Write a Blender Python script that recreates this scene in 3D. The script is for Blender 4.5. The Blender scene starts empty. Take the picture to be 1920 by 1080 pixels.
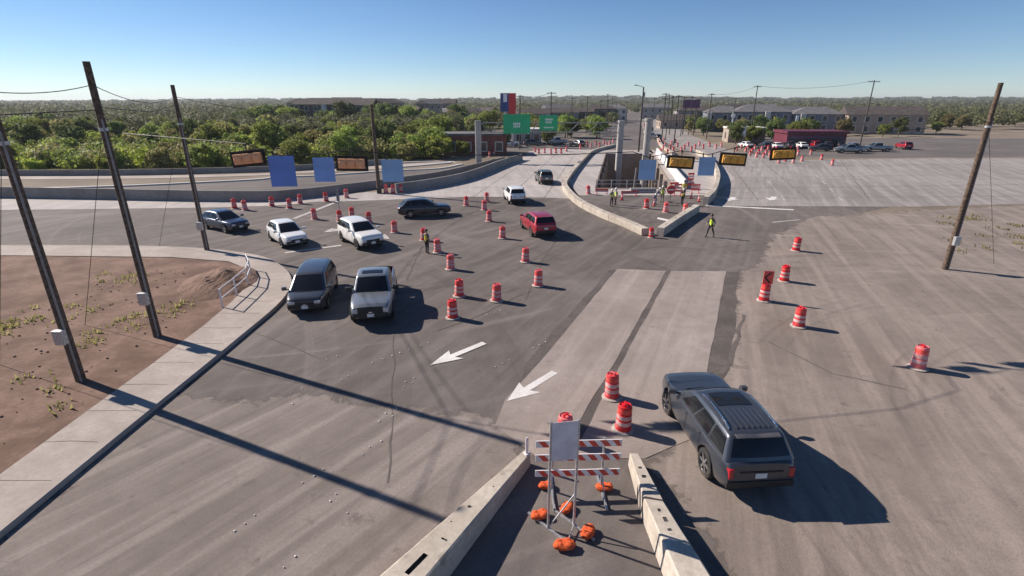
import bpy, bmesh, math, random
from mathutils import Vector, Matrix, Euler
from mathutils.geometry import tessellate_polygon
R = math.radians
sc = bpy.context.scene
col = sc.collection
random.seed(7)

# ------------------------------------------------------------------ camera
cam_d = bpy.data.cameras.new('camera')
cam_d.sensor_width = 36.0
cam_d.lens = 18.0
cam_d.clip_start = 0.1
cam_d.clip_end = 20000
cam = bpy.data.objects.new('camera', cam_d)
col.objects.link(cam)
cam.location = (0, 0, 10.0)
cam.rotation_euler = (R(90 - 20.0), 0, 0)
sc.camera = cam

# ------------------------------------------------------------------ sky and sun
SUN_EL = 32.5
SUN_AZ = 155.0            # direction the sun stands in, degrees counter-clockwise from +X
world = bpy.data.worlds.new('World')
sc.world = world
world.use_nodes = True
wn = world.node_tree
for n in list(wn.nodes):
    wn.nodes.remove(n)
w_out = wn.nodes.new('ShaderNodeOutputWorld')
w_bg = wn.nodes.new('ShaderNodeBackground')
w_sky = wn.nodes.new('ShaderNodeTexSky')
w_sky.sky_type = 'NISHITA'
w_sky.sun_disc = False
w_sky.sun_elevation = R(SUN_EL)
w_sky.sun_rotation = R(90 - SUN_AZ)
w_sky.altitude = 200
w_sky.air_density = 0.75
w_sky.dust_density = 0.0
w_sky.ozone_density = 3.5
w_bg.inputs[1].default_value = 0.068
w_hs = wn.nodes.new('ShaderNodeHueSaturation')
w_hs.inputs['Saturation'].default_value = 1.12
w_hs.inputs['Hue'].default_value = 0.503
wn.links.new(w_sky.outputs[0], w_hs.inputs['Color'])
wn.links.new(w_hs.outputs[0], w_bg.inputs[0])
wn.links.new(w_bg.outputs[0], w_out.inputs[0])

sun_d = bpy.data.lights.new('sun', 'SUN')
sun_d.energy = 5.0
sun_d.angle = R(0.55)
sun_d.color = (1.0, 0.90, 0.80)
sun = bpy.data.objects.new('sun', sun_d)
col.objects.link(sun)
sdir = Vector((math.cos(R(SUN_AZ)) * math.cos(R(SUN_EL)), math.sin(R(SUN_AZ)) * math.cos(R(SUN_EL)), math.sin(R(SUN_EL))))
sun.rotation_euler = sdir.to_track_quat('Z', 'Y').to_euler()
sun.location = (-40, 60, 60)

vs = sc.view_settings
vs.view_transform = 'Standard'
vs.look = 'None'
vs.exposure = 0.64
vs.gamma = 1.0
vs.use_curve_mapping = False

# ------------------------------------------------------------------ materials
MATS = {}


def new_mat(name):
    m = bpy.data.materials.new(name)
    m.use_nodes = True
    b = m.node_tree.nodes['Principled BSDF']
    MATS[name] = m
    return m, m.node_tree, b


def mixc(nt, fac, a, b, mode='MIX'):
    n = nt.nodes.new('ShaderNodeMix')
    n.data_type = 'RGBA'
    n.blend_type = mode
    for sock, val in ((n.inputs[0], fac), (n.inputs[6], a), (n.inputs[7], b)):
        if hasattr(val, 'is_linked') or isinstance(val, bpy.types.NodeSocket):
            nt.links.new(val, sock)
        elif isinstance(val, (int, float)):
            sock.default_value = val
        else:
            sock.default_value = (val[0], val[1], val[2], 1)
    return n.outputs[2]


def noise(nt, vec, scale, detail=4.0, rough=0.55, dist=0.0):
    n = nt.nodes.new('ShaderNodeTexNoise')
    n.inputs['Scale'].default_value = scale
    n.inputs['Detail'].default_value = detail
    n.inputs['Roughness'].default_value = rough
    n.inputs['Distortion'].default_value = dist
    if vec is not None:
        nt.links.new(vec, n.inputs['Vector'])
    return n.outputs['Fac']


def ramp(nt, fac, a, b, lo=0.0, hi=1.0):
    n = nt.nodes.new('ShaderNodeMapRange')
    n.inputs['From Min'].default_value = a
    n.inputs['From Max'].default_value = b
    n.inputs['To Min'].default_value = lo
    n.inputs['To Max'].default_value = hi
    n.interpolation_type = 'SMOOTHSTEP'
    nt.links.new(fac, n.inputs['Value'])
    return n.outputs['Result']


def mapping(nt, vec, rot=0.0, scale=(1, 1, 1), loc=(0, 0, 0)):
    n = nt.nodes.new('ShaderNodeMapping')
    n.inputs['Rotation'].default_value = (0, 0, rot)
    n.inputs['Scale'].default_value = scale
    n.inputs['Location'].default_value = loc
    nt.links.new(vec, n.inputs['Vector'])
    return n.outputs['Vector']


def position(nt):
    return nt.nodes.new('ShaderNodeNewGeometry').outputs['Position']


def objcoord(nt):
    return nt.nodes.new('ShaderNodeTexCoord').outputs['Object']


def bump(nt, b, h, strength=0.3, dist=0.02):
    n = nt.nodes.new('ShaderNodeBump')
    n.inputs['Strength'].default_value = strength
    n.inputs['Distance'].default_value = dist
    nt.links.new(h, n.inputs['Height'])
    nt.links.new(n.outputs['Normal'], b.inputs['Normal'])


def plain(name, c, rough=0.6, metal=0.0, var=0.12, scale=6.0, coat=0.0, spec=0.5, dirt=None, rnd=0.0):
    """A painted or moulded surface with slight tonal variation and optional dust."""
    m, nt, b = new_mat(name)
    v = objcoord(nt)
    f = noise(nt, v, scale, 5)
    d = tuple(max(0, x * (1 - var * 2)) for x in c)
    l = tuple(min(1, x * (1 + var)) for x in c)
    out = mixc(nt, ramp(nt, f, 0.3, 0.7), d, l)
    if dirt:
        g = noise(nt, v, 2.3, 6, 0.65)
        out = mixc(nt, ramp(nt, g, 0.5, 0.75, 0, dirt), out, (0.30, 0.25, 0.21))
    if rnd:
        oi = nt.nodes.new('ShaderNodeObjectInfo')
        hs = nt.nodes.new('ShaderNodeHueSaturation')
        nt.links.new(out, hs.inputs['Color'])
        nt.links.new(ramp(nt, oi.outputs['Random'], 0, 1, 1 - rnd, 1 + rnd * 0.5), hs.inputs['Saturation'])
        nt.links.new(ramp(nt, oi.outputs['Random'], 1, 0, 1 - rnd, 1 + rnd * 0.5), hs.inputs['Value'])
        out = hs.outputs['Color']
    nt.links.new(out, b.inputs['Base Color'])
    b.inputs['Roughness'].default_value = rough
    b.inputs['Metallic'].default_value = metal
    b.inputs['Specular IOR Level'].default_value = spec
    b.inputs['Coat Weight'].default_value = coat
    b.inputs['Coat Roughness'].default_value = 0.08
    return m


def surface(name, dark, light, streak_rot=None, streak=0.5, mott=0.12, fine=14.0, rough=0.9, rings=None, bumps=0.25, spots=0.0, soft=False):
    """Pavement: broad mottling, wheel-path streaks along one direction or on arcs, fine aggregate."""
    m, nt, b = new_mat(name)
    p = position(nt)
    n1 = noise(nt, p, mott, 5, 0.6, 0.3)
    n2 = noise(nt, p, mott * 9, 4, 0.6)
    base = mixc(nt, ramp(nt, n1, 0.32, 0.68), dark, light)
    base = mixc(nt, ramp(nt, n2, 0.35, 0.7, 0.0, 0.35), base, tuple(x * 0.72 for x in dark))
    if streak_rot is not None:
        q = mapping(nt, p, -streak_rot, (0.06, 1.0, 1.0))
        # Mapping rotates after scaling, so rotate first through a second node
        q0 = mapping(nt, p, -streak_rot)
        q = mapping(nt, q0, 0, (0.05, 0.9, 1.0))
        s = noise(nt, q, 1.3, 5, 0.6, 0.2)
        base = mixc(nt, ramp(nt, s, 0.44, 0.66, 0, streak), base, tuple(min(1, x * 1.45) for x in light))
        s2 = noise(nt, mapping(nt, q0, 0, (0.07, 1.6, 1.0), (31, 7, 0)), 1.1, 4, 0.6)
        base = mixc(nt, ramp(nt, s2, 0.5, 0.68, 0, streak * 0.8), base, tuple(x * 0.62 for x in dark))
    if rings:
        for cx, cy, fr in rings:
            d = nt.nodes.new('ShaderNodeVectorMath')
            d.operation = 'DISTANCE'
            nt.links.new(p, d.inputs[0])
            d.inputs[1].default_value = (cx, cy, 0)
            cmb = nt.nodes.new('ShaderNodeCombineXYZ')
            nt.links.new(d.outputs['Value'], cmb.inputs[0])
            wob = noise(nt, p, 0.08, 2)
            nt.links.new(wob, cmb.inputs[1])
            r_ = noise(nt, cmb.outputs[0], fr, 4, 0.62)
            broken = noise(nt, p, 0.16, 3)
            mul = nt.nodes.new('ShaderNodeMath')
            mul.operation = 'MULTIPLY'
            nt.links.new(ramp(nt, r_, 0.53, 0.7, 0, 0.55), mul.inputs[0])
            nt.links.new(ramp(nt, broken, 0.4, 0.6), mul.inputs[1])
            base = mixc(nt, mul.outputs[0], base, tuple(min(1, x * 1.5) for x in light))
            mul2 = nt.nodes.new('ShaderNodeMath')
            mul2.operation = 'MULTIPLY'
            nt.links.new(ramp(nt, r_, 0.45, 0.33, 0, 0.5), mul2.inputs[0])
            nt.links.new(ramp(nt, broken, 0.6, 0.42), mul2.inputs[1])
            base = mixc(nt, mul2.outputs[0], base, tuple(x * 0.6 for x in dark))
    if spots:
        sp = noise(nt, p, 1.7, 2, 0.5)
        base = mixc(nt, ramp(nt, sp, 0.66, 0.74, 0, spots), base, tuple(x * 0.45 for x in dark))
    f = noise(nt, p, fine, 3, 0.7)
    base = mixc(nt, ramp(nt, f, 0.3, 0.75, 0.0, 0.3), base, tuple(x * 0.6 for x in dark))
    nt.links.new(base, b.inputs['Base Color'])
    b.inputs['Roughness'].default_value = rough
    b.inputs['Specular IOR Level'].default_value = 0.25
    f2 = noise(nt, p, fine * 2.2, 3, 0.7)
    bump(nt, b, f2, bumps, 0.02)
    if soft:
        at = nt.nodes.new('ShaderNodeAttribute')
        at.attribute_name = 'edge'
        en = noise(nt, p, 0.9, 6, 0.7, 0.4)
        ad = nt.nodes.new('ShaderNodeMath')
        ad.operation = 'ADD'
        nt.links.new(at.outputs['Fac'], ad.inputs[0])
        nt.links.new(ramp(nt, en, 0.25, 0.75, -0.5, 0.5), ad.inputs[1])
        tr = nt.nodes.new('ShaderNodeBsdfTransparent')
        mx = nt.nodes.new('ShaderNodeMixShader')
        nt.links.new(ramp(nt, ad.outputs[0], 0.22, 0.72), mx.inputs[0])
        nt.links.new(tr.outputs[0], mx.inputs[1])
        nt.links.new(b.outputs[0], mx.inputs[2])
        nt.links.new(mx.outputs[0], nt.nodes['Material Output'].inputs['Surface'])
    return m


STREAK = R(-114.5)
surface('dirt_ground', (0.17, 0.135, 0.10), (0.30, 0.245, 0.185), None, 0, 0.06, 3.0, 0.95, None, 0.5)
surface('meadow', (0.075, 0.085, 0.035), (0.17, 0.155, 0.075), None, 0, 0.04, 2.0, 0.95, None, 0.5)
surface('asphalt', (0.118, 0.100, 0.091), (0.170, 0.146, 0.133), R(-118), 0.32, 0.10, 16, 0.9,
        [(-17.0, 52.0, 0.8), (22.0, 18.0, 0.55), (-30.0, 12.0, 0.5)], 0.25, 0.25)
surface('milled_asphalt', (0.176, 0.147, 0.130), (0.255, 0.216, 0.193), R(-126), 0.5, 0.14, 11, 0.92, None, 0.4, 0.3, True)
surface('slab_concrete', (0.265, 0.221, 0.196), (0.355, 0.300, 0.269), STREAK, 0.30, 0.16, 10, 0.9, None, 0.2, 0.35)
surface('new_concrete', (0.37, 0.335, 0.315), (0.46, 0.42, 0.395), R(95), 0.25, 0.07, 5, 0.88, None, 0.15)
surface('road_concrete', (0.245, 0.222, 0.208), (0.33, 0.30, 0.283), R(65), 0.4, 0.06, 5, 0.9, None, 0.2)
surface('dusty_pavement', (0.205, 0.167, 0.143), (0.285, 0.237, 0.206), R(-110), 0.4, 0.18, 9, 0.94, [(24.0, 10.0, 0.9)], 0.5, 0.3, True)
surface('old_asphalt', (0.115, 0.100, 0.092), (0.165, 0.146, 0.134), R(12), 0.5, 0.08, 6, 0.9, None, 0.2)
surface('sidewalk_concrete', (0.35, 0.30, 0.262), (0.46, 0.40, 0.355), None, 0, 0.25, 8, 0.9, None, 0.15)
surface('red_earth', (0.13, 0.075, 0.052), (0.26, 0.165, 0.125), None, 0, 0.5, 6, 0.95, None, 0.8)
surface('barrier_concrete', (0.40, 0.345, 0.285), (0.60, 0.535, 0.455), None, 0, 0.45, 9, 0.88, None, 0.25, 0.5)
surface('wall_concrete', (0.235, 0.215, 0.20), (0.33, 0.305, 0.285), None, 0, 0.2, 4, 0.88, None, 0.2)
surface('white_concrete', (0.62, 0.60, 0.58), (0.78, 0.76, 0.74), None, 0, 0.3, 4, 0.85, None, 0.1)
surface('column_concrete', (0.34, 0.325, 0.31), (0.44, 0.42, 0.40), None, 0, 0.3, 3, 0.85, None, 0.1)
surface('pit_wall', (0.22, 0.18, 0.15), (0.33, 0.275, 0.235), None, 0, 0.2, 3, 0.95, None, 0.4)
surface('crack_seal', (0.115, 0.097, 0.087), (0.165, 0.141, 0.127), None, 0, 0.9, 9, 0.9, None, 0.2)
surface('road_paint', (0.62, 0.59, 0.56), (0.80, 0.77, 0.74), None, 0, 0.8, 9, 0.7, None, 0.15)
surface('worn_paint', (0.40, 0.37, 0.345), (0.58, 0.545, 0.52), None, 0, 1.1, 7, 0.8, None, 0.15)
surface('joint_seal', (0.092, 0.078, 0.071), (0.15, 0.128, 0.117), None, 0, 0.5, 9, 0.9, None, 0.2)

plain('drum_orange', (0.70, 0.048, 0.055), 0.42, var=0.10, scale=5, dirt=0.35, rnd=0.16)
plain('drum_white', (0.66, 0.40, 0.38), 0.35, var=0.06, dirt=0.45, rnd=0.1)
plain('drum_band', (0.76, 0.085, 0.07), 0.3, var=0.05, dirt=0.15)
plain('drum_rubber', (0.42, 0.375, 0.34), 0.9, var=0.2, dirt=0.6)
plain('black_plastic', (0.018, 0.018, 0.019), 0.55, var=0.1)
plain('backplate_black', (0.022, 0.017, 0.014), 0.7, var=0.1)
plain('signal_yellow', (0.72, 0.36, 0.055), 0.5, var=0.10)
plain('signal_orange', (0.86, 0.40, 0.20), 0.6, var=0.06)
plain('lens_dark', (0.10, 0.02, 0.015), 0.2)
plain('galvanised', (0.52, 0.52, 0.53), 0.45, 0.65, var=0.15, scale=14)
plain('truss_grey', (0.24, 0.24, 0.245), 0.6, 0.3, var=0.15)
plain('steel_dark', (0.09, 0.085, 0.08), 0.55, 0.3, var=0.2)
plain('sign_cobalt', (0.13, 0.235, 0.62), 0.5, var=0.06, scale=1.4)
plain('sign_blue', (0.21, 0.36, 0.74), 0.5, var=0.07, scale=1.4)
plain('sign_steel_blue', (0.27, 0.45, 0.70), 0.5, var=0.06, scale=1.4)
plain('sign_back', (0.66, 0.62, 0.68), 0.45, 0.1, var=0.07, scale=3)
plain('sign_green', (0.010, 0.40, 0.165), 0.45, var=0.06, scale=1)
plain('sign_white', (0.80, 0.80, 0.79), 0.5, var=0.05)
plain('sign_red', (0.62, 0.035, 0.04), 0.45, var=0.08)
plain('sign_navy', (0.035, 0.07, 0.24), 0.5, var=0.08)
plain('board_red', (0.66, 0.075, 0.045), 0.4, var=0.08, dirt=0.2)
plain('board_white', (0.80, 0.75, 0.74), 0.45, var=0.05, dirt=0.25)
plain('sandbag_orange', (0.66, 0.115, 0.04), 0.9, var=0.22, scale=14, dirt=0.4, spec=0.1)
plain('pole_wood', (0.125, 0.085, 0.06), 0.9, var=0.3, scale=7)
plain('pole_dark', (0.06, 0.052, 0.046), 0.8, var=0.2)
plain('wire_black', (0.02, 0.02, 0.02), 0.6)
plain('insulator', (0.25, 0.24, 0.24), 0.4)
plain('chrome', (0.75, 0.75, 0.76), 0.15, 1.0, var=0.03)
plain('rim_alloy', (0.42, 0.42, 0.43), 0.3, 0.85, var=0.08)
plain('rim_dark', (0.06, 0.06, 0.062), 0.4, 0.5, var=0.08)
plain('tyre_rubber', (0.020, 0.019, 0.018), 0.85, var=0.2, dirt=0.35)
plain('plate_white', (0.72, 0.72, 0.70), 0.5, var=0.04)
plain('tail_red', (0.42, 0.012, 0.02), 0.18, coat=0.5, var=0.1)
plain('lamp_clear', (0.62, 0.63, 0.65), 0.12, 0.35, var=0.1, coat=0.6)
plain('skin', (0.42, 0.245, 0.165), 0.6, var=0.06)
plain('hair', (0.02, 0.014, 0.01), 0.8)
plain('trouser_dark', (0.022, 0.023, 0.03), 0.9, var=0.2)
plain('trouser_jean', (0.05, 0.065, 0.10), 0.9, var=0.2)
plain('trouser_tan', (0.24, 0.20, 0.15), 0.9, var=0.15)
plain('shirt_grey', (0.16, 0.16, 0.17), 0.9, var=0.15)
plain('shirt_navy', (0.03, 0.035, 0.06), 0.9, var=0.15)
plain('hivis', (0.58, 0.72, 0.06), 0.7, var=0.08)
plain('hivis_gold', (0.72, 0.56, 0.06), 0.7, var=0.1)
plain('hivis_tape', (0.66, 0.67, 0.66), 0.4, var=0.03)
plain('boot', (0.05, 0.035, 0.025), 0.85)
plain('hat_white', (0.78, 0.78, 0.75), 0.4, var=0.03)
plain('hat_dark', (0.03, 0.03, 0.035), 0.5, var=0.03)


def paint(name, c, metal=0.35, rough=0.32):
    m, nt, b = new_mat(name)
    v = objcoord(nt)
    f = noise(nt, v, 1.6, 5, 0.6)
    z = nt.nodes.new('ShaderNodeSeparateXYZ')
    nt.links.new(v, z.inputs[0])
    low = ramp(nt, z.outputs['Z'], 0.75, 0.25, 0.0, 0.45)       # road dust thrown up on the sills
    mul = nt.nodes.new('ShaderNodeMath')
    mul.operation = 'MULTIPLY'
    nt.links.new(low, mul.inputs[0])
    nt.links.new(ramp(nt, f, 0.3, 0.65), mul.inputs[1])
    base = mixc(nt, ramp(nt, f, 0.35, 0.8, 0, 0.12), c, tuple(x * 0.6 for x in c))
    base = mixc(nt, mul.outputs[0], base, (0.27, 0.225, 0.19))
    nt.links.new(base, b.inputs['Base Color'])
    b.inputs['Metallic'].default_value = metal
    rr = ramp(nt, f, 0.3, 0.7, rough * 0.85, rough * 1.25)
    nt.links.new(rr, b.inputs['Roughness'])
    b.inputs['Coat Weight'].default_value = 0.7
    b.inputs['Coat Roughness'].default_value = 0.06
    return m


paint('paint_slate', (0.050, 0.058, 0.074), 0.4)
paint('paint_graphite', (0.060, 0.064, 0.074), 0.45)
paint('paint_silver', (0.27, 0.285, 0.30), 0.55)
paint('paint_white', (0.80, 0.80, 0.79), 0.0)
paint('paint_cream', (0.78, 0.77, 0.73), 0.0)
paint('paint_navy', (0.030, 0.042, 0.085), 0.4)
paint('paint_black', (0.022, 0.025, 0.032), 0.3)
paint('paint_red', (0.36, 0.006, 0.022), 0.25)
paint('paint_grey', (0.10, 0.11, 0.11), 0.4)
paint('paint_tan', (0.35, 0.31, 0.26), 0.3)

m, nt, b = new_mat('car_glass')
b.inputs['Base Color'].default_value = (0.012, 0.014, 0.017, 1)
f = noise(nt, objcoord(nt), 2.0, 3)
nt.links.new(ramp(nt, f, 0.3, 0.7, 0.05, 0.11), b.inputs['Roughness'])
b.inputs['Specular IOR Level'].default_value = 0.42
m, nt, b = new_mat('building_glass')
b.inputs['Base Color'].default_value = (0.03, 0.04, 0.05, 1)
f = noise(nt, objcoord(nt), 0.6, 3)
nt.links.new(ramp(nt, f, 0.3, 0.7, 0.08, 0.2), b.inputs['Roughness'])


def foliage(name, dark, light, rnd=0.5):
    m, nt, b = new_mat(name)
    oi = nt.nodes.new('ShaderNodeObjectInfo')
    p = position(nt)
    f = noise(nt, p, 0.55, 4, 0.6)
    f2 = noise(nt, p, 3.0, 3, 0.7)
    c1 = mixc(nt, ramp(nt, f, 0.3, 0.7), dark, light)
    c1 = mixc(nt, ramp(nt, f2, 0.35, 0.7, 0, 0.5), c1, tuple(x * 0.55 for x in dark))
    hs = nt.nodes.new('ShaderNodeHueSaturation')
    nt.links.new(c1, hs.inputs['Color'])
    nt.links.new(ramp(nt, oi.outputs['Random'], 0, 1, 0.485, 0.515), hs.inputs['Hue'])
    nt.links.new(ramp(nt, oi.outputs['Random'], 0, 1, 1 - rnd * 0.55, 1 + rnd * 0.6), hs.inputs['Value'])
    nt.links.new(hs.outputs['Color'], b.inputs['Base Color'])
    b.inputs['Roughness'].default_value = 0.65
    b.inputs['Specular IOR Level'].default_value = 0.25
    tr = nt.nodes.new('ShaderNodeBsdfTranslucent')
    nt.links.new(hs.outputs['Color'], tr.inputs['Color'])
    mx = nt.nodes.new('ShaderNodeMixShader')
    mx.inputs[0].default_value = 0.5
    nt.links.new(b.outputs[0], mx.inputs[1])
    nt.links.new(tr.outputs[0], mx.inputs[2])
    nt.links.new(mx.outputs[0], nt.nodes['Material Output'].inputs['Surface'])
    return m


foliage('leaf_green', (0.195, 0.239, 0.051), (0.358, 0.419, 0.098))
foliage('leaf_lime', (0.311, 0.367, 0.056), (0.544, 0.583, 0.105))
foliage('leaf_olive', (0.233, 0.217, 0.078), (0.389, 0.344, 0.143))
foliage('leaf_dark', (0.112, 0.146, 0.048), (0.218, 0.258, 0.084))
foliage('leaf_far', (0.130, 0.146, 0.070), (0.234, 0.242, 0.116), 0.2)
plain('bark', (0.11, 0.085, 0.065), 0.95, var=0.3, scale=9)
plain('stucco_grey', (0.30, 0.29, 0.29), 0.9, var=0.1, scale=0.6)
plain('stucco_tan', (0.36, 0.29, 0.235), 0.9, var=0.1, scale=0.6)
plain('stucco_brown', (0.135, 0.10, 0.09), 0.9, var=0.15, scale=0.6)
plain('stucco_white', (0.66, 0.62, 0.57), 0.9, var=0.06, scale=0.6)
plain('stucco_blue', (0.19, 0.215, 0.255), 0.9, var=0.12, scale=0.6)
plain('roof_brown', (0.075, 0.06, 0.055), 0.95, var=0.2, scale=0.8)
plain('roof_grey', (0.135, 0.13, 0.135), 0.95, var=0.15, scale=0.8)
plain('brick_red', (0.20, 0.075, 0.062), 0.9, var=0.15, scale=1.2)
plain('burgundy', (0.13, 0.022, 0.042), 0.55, var=0.12, scale=0.8)
plain('purple_sign', (0.13, 0.045, 0.12), 0.5, var=0.1)
plain('pale_trim', (0.62, 0.585, 0.54), 0.8, var=0.06)

# ------------------------------------------------------------------ mesh helpers


def tag(o, label=None, cat=None, group=None, kind=None):
    if label:
        o['label'] = label
    if cat:
        o['category'] = cat
    if group:
        o['group'] = group
    if kind:
        o['kind'] = kind
    return o


def thing(name, loc, rz=0.0, label=None, cat=None, group=None):
    o = bpy.data.objects.new(name, None)
    o.empty_display_size = 0.2
    col.objects.link(o)
    o.location = loc if len(loc) == 3 else (loc[0], loc[1], 0)
    o.rotation_euler = (0, 0, rz)
    return tag(o, label, cat, group)


def link_mesh(name, me, parent=None, loc=None, rot=None):
    o = bpy.data.objects.new(name, me)
    col.objects.link(o)
    if parent:
        o.parent = parent
    if loc:
        o.location = loc
    if rot:
        o.rotation_euler = rot
    return o


def copy_tree(o, parent=None):
    c = o.copy()
    col.objects.link(c)
    if parent:
        c.parent = parent
    for ch in KIDS.get(o.name, [k for k in o.children]):
        copy_tree(ch, c)
    return c


KIDS = {}


class MB:
    def __init__(s):
        s.v, s.f, s.m = [], [], []

    def add(s, vs, fs, mi=0):
        o = len(s.v)
        s.v += [tuple(v) for v in vs]
        for f in fs:
            s.f.append(tuple(i + o for i in f))
            s.m.append(mi)

    def box(s, c, size, mi=0, rot=None, taper=1.0):
        hx, hy, hz = size[0] / 2, size[1] / 2, size[2] / 2
        vs = []
        for z in (-hz, hz):
            t = taper if z > 0 else 1.0
            for x, y in ((-hx, -hy), (hx, -hy), (hx, hy), (-hx, hy)):
                vs.append(Vector((x * t, y * t, z)))
        if rot is not None:
            M = Euler(rot).to_matrix() if not isinstance(rot, Matrix) else rot
            vs = [M @ v for v in vs]
        vs = [v + Vector(c) for v in vs]
        s.add(vs, [(0, 3, 2, 1), (4, 5, 6, 7), (0, 1, 5, 4), (1, 2, 6, 5), (2, 3, 7, 6), (3, 0, 4, 7)], mi)

    def tube(s, a, b_, r0, r1=None, n=10, mi=0, caps=True):
        a, b_ = Vector(a), Vector(b_)
        r1 = r0 if r1 is None else r1
        d = (b_ - a).normalized()
        u = d.orthogonal().normalized()
        w = d.cross(u)
        vs = []
        for p, r in ((a, r0), (b_, r1)):
            for k in range(n):
                t = 2 * math.pi * k / n
                vs.append(p + (u * math.cos(t) + w * math.sin(t)) * r)
        fs = [(k, (k + 1) % n, n + (k + 1) % n, n + k) for k in range(n)]
        if caps:
            fs += [tuple(range(n - 1, -1, -1)), tuple(range(n, 2 * n))]
        s.add(vs, fs, mi)

    def path(s, pts, r, n=6, mi=0):
        for i in range(len(pts) - 1):
            s.tube(pts[i], pts[i + 1], r, r, n, mi)

    def lathe(s, prof, n=16, mi=0, c=(0, 0, 0), axis='Z', cap=True):
        vs, fs = [], []
        for r, z in prof:
            for k in range(n):
                t = 2 * math.pi * k / n
                x, y = r * math.cos(t), r * math.sin(t)
                if axis == 'Z':
                    vs.append((c[0] + x, c[1] + y, c[2] + z))
                elif axis == 'Y':
                    vs.append((c[0] + x, c[1] + z, c[2] - y))
                else:
                    vs.append((c[0] + z, c[1] + x, c[2] + y))
        for i in range(len(prof) - 1):
            for k in range(n):
                fs.append((i * n + k, i * n + (k + 1) % n, (i + 1) * n + (k + 1) % n, (i + 1) * n + k))
        if cap:
            fs.append(tuple(range(n - 1, -1, -1)))
            fs.append(tuple(range((len(prof) - 1) * n, len(prof) * n)))
        s.add(vs, fs, mi)

    def prism(s, poly, z0, z1, mi=0):
        n = len(poly)
        vs = [(p[0], p[1], z0) for p in poly] + [(p[0], p[1], z1) for p in poly]
        fs = [tuple(range(n - 1, -1, -1)), tuple(range(n, 2 * n))]
        fs += [(k, (k + 1) % n, n + (k + 1) % n, n + k) for k in range(n)]
        s.add(vs, fs, mi)

    def mesh(s, name, mats, smooth=None):
        me = bpy.data.meshes.new(name)
        me.from_pydata(s.v, [], s.f)
        for mm in (mats if isinstance(mats, (list, tuple)) else [mats]):
            me.materials.append(MATS[mm])
        me.polygons.foreach_set('material_index', s.m)
        if smooth is not None:
            me.polygons.foreach_set('use_smooth', [True] * len(me.polygons))
            me.set_sharp_from_angle(angle=R(smooth))
        me.update()
        return me

    def build(s, name, mats, parent=None, loc=None, rot=None, smooth=None, bevel=0.0, seg=2):
        me = s.mesh(name, mats, smooth)
        if bevel:
            bm = bmesh.new()
            bm.from_mesh(me)
            bmesh.ops.bevel(bm, geom=bm.edges[:], offset=bevel, segments=seg, affect='EDGES', profile=0.6)
            bm.to_mesh(me)
            bm.free()
            if smooth is not None:
                me.polygons.foreach_set('use_smooth', [True] * len(me.polygons))
                me.set_sharp_from_angle(angle=R(smooth))
        return link_mesh(name, me, parent, loc, rot)


def sheet(name, pts, z, mat, kind='structure', parent=None, holes=(), thick=0.0):
    """A flat piece of ground; with thick it becomes a slab whose top lies at z."""
    if holes:
        loops = [[Vector((p[0], p[1], 0)) for p in pts]] + [[Vector((p[0], p[1], 0)) for p in h] for h in holes]
        flat = [v for l in loops for v in l]
        tris = tessellate_polygon(loops)
        me = bpy.data.meshes.new(name)
        me.from_pydata([(v.x, v.y, z) for v in flat], [], [tuple(t) for t in tris])
    else:
        n = len(pts)
        me = bpy.data.meshes.new(name)
        vs = [(p[0], p[1], z) for p in pts]
        fs = [tuple(range(n))]
        if thick:
            vs += [(p[0], p[1], z - thick) for p in pts]
            fs += [(k, n + k, n + (k + 1) % n, (k + 1) % n) for k in range(n)]
        me.from_pydata(vs, [], fs)
    bm = bmesh.new()
    bm.from_mesh(me)
    bmesh.ops.recalc_face_normals(bm, faces=bm.faces[:])
    up = [f for f in bm.faces if abs(f.normal.z) > 0.9]
    if up and up[0].normal.z < 0:
        bmesh.ops.reverse_faces(bm, faces=bm.faces[:])
    bm.to_mesh(me)
    bm.free()
    me.materials.append(MATS[mat])
    o = link_mesh(name, me, parent)
    if kind and not parent:
        o['kind'] = kind
    return o


def soft_sheet(name, pts, z, mat, width):
    """A dust or wear layer whose rim thins out unevenly."""
    bm = bmesh.new()
    f = bm.faces.new([bm.verts.new((p[0], p[1], z)) for p in pts])
    bm.normal_update()
    if f.normal.z < 0:
        f.normal_flip()
    bmesh.ops.inset_region(bm, faces=[f], thickness=width, use_even_offset=True, use_boundary=True)
    bm.verts.index_update()
    vals = [0.0 if v.is_boundary else 1.0 for v in bm.verts]
    me = bpy.data.meshes.new(name)
    bm.to_mesh(me)
    bm.free()
    at = me.attributes.new('edge', 'FLOAT', 'POINT')
    at.data.foreach_set('value', vals)
    me.materials.append(MATS[mat])
    o = link_mesh(name, me)
    o['kind'] = 'structure'
    return o


def jitter_poly(pts, step, amp, rnd, closed=True):
    out = []
    n = len(pts)
    for i in range(n if closed else n - 1):
        a, b_ = Vector(pts[i][:2]), Vector(pts[(i + 1) % n][:2])
        k = max(1, int((b_ - a).length / step))
        nrm = Vector((-(b_ - a).y, (b_ - a).x)).normalized()
        for j in range(k):
            p = a.lerp(b_, j / k)
            if j:
                p = p + nrm * rnd.uniform(-amp, amp)
            out.append((p.x, p.y))
    if not closed:
        out.append(tuple(pts[-1][:2]))
    return out


def smooth_line(pts, n=6):
    """Catmull-Rom through 2-D points."""
    P = [Vector(p[:2]) for p in pts]
    P = [P[0] * 2 - P[1]] + P + [P[-1] * 2 - P[-2]]
    out = []
    for i in range(1, len(P) - 2):
        for k in range(n):
            t = k / n
            a, b_, c, d = P[i - 1], P[i], P[i + 1], P[i + 2]
            q = 0.5 * ((2 * b_) + (c - a) * t + (2 * a - 5 * b_ + 4 * c - d) * t * t + (3 * b_ - a - 3 * c + d) * t ** 3)
            out.append((q.x, q.y))
    out.append((P[-2].x, P[-2].y))
    return out


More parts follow.
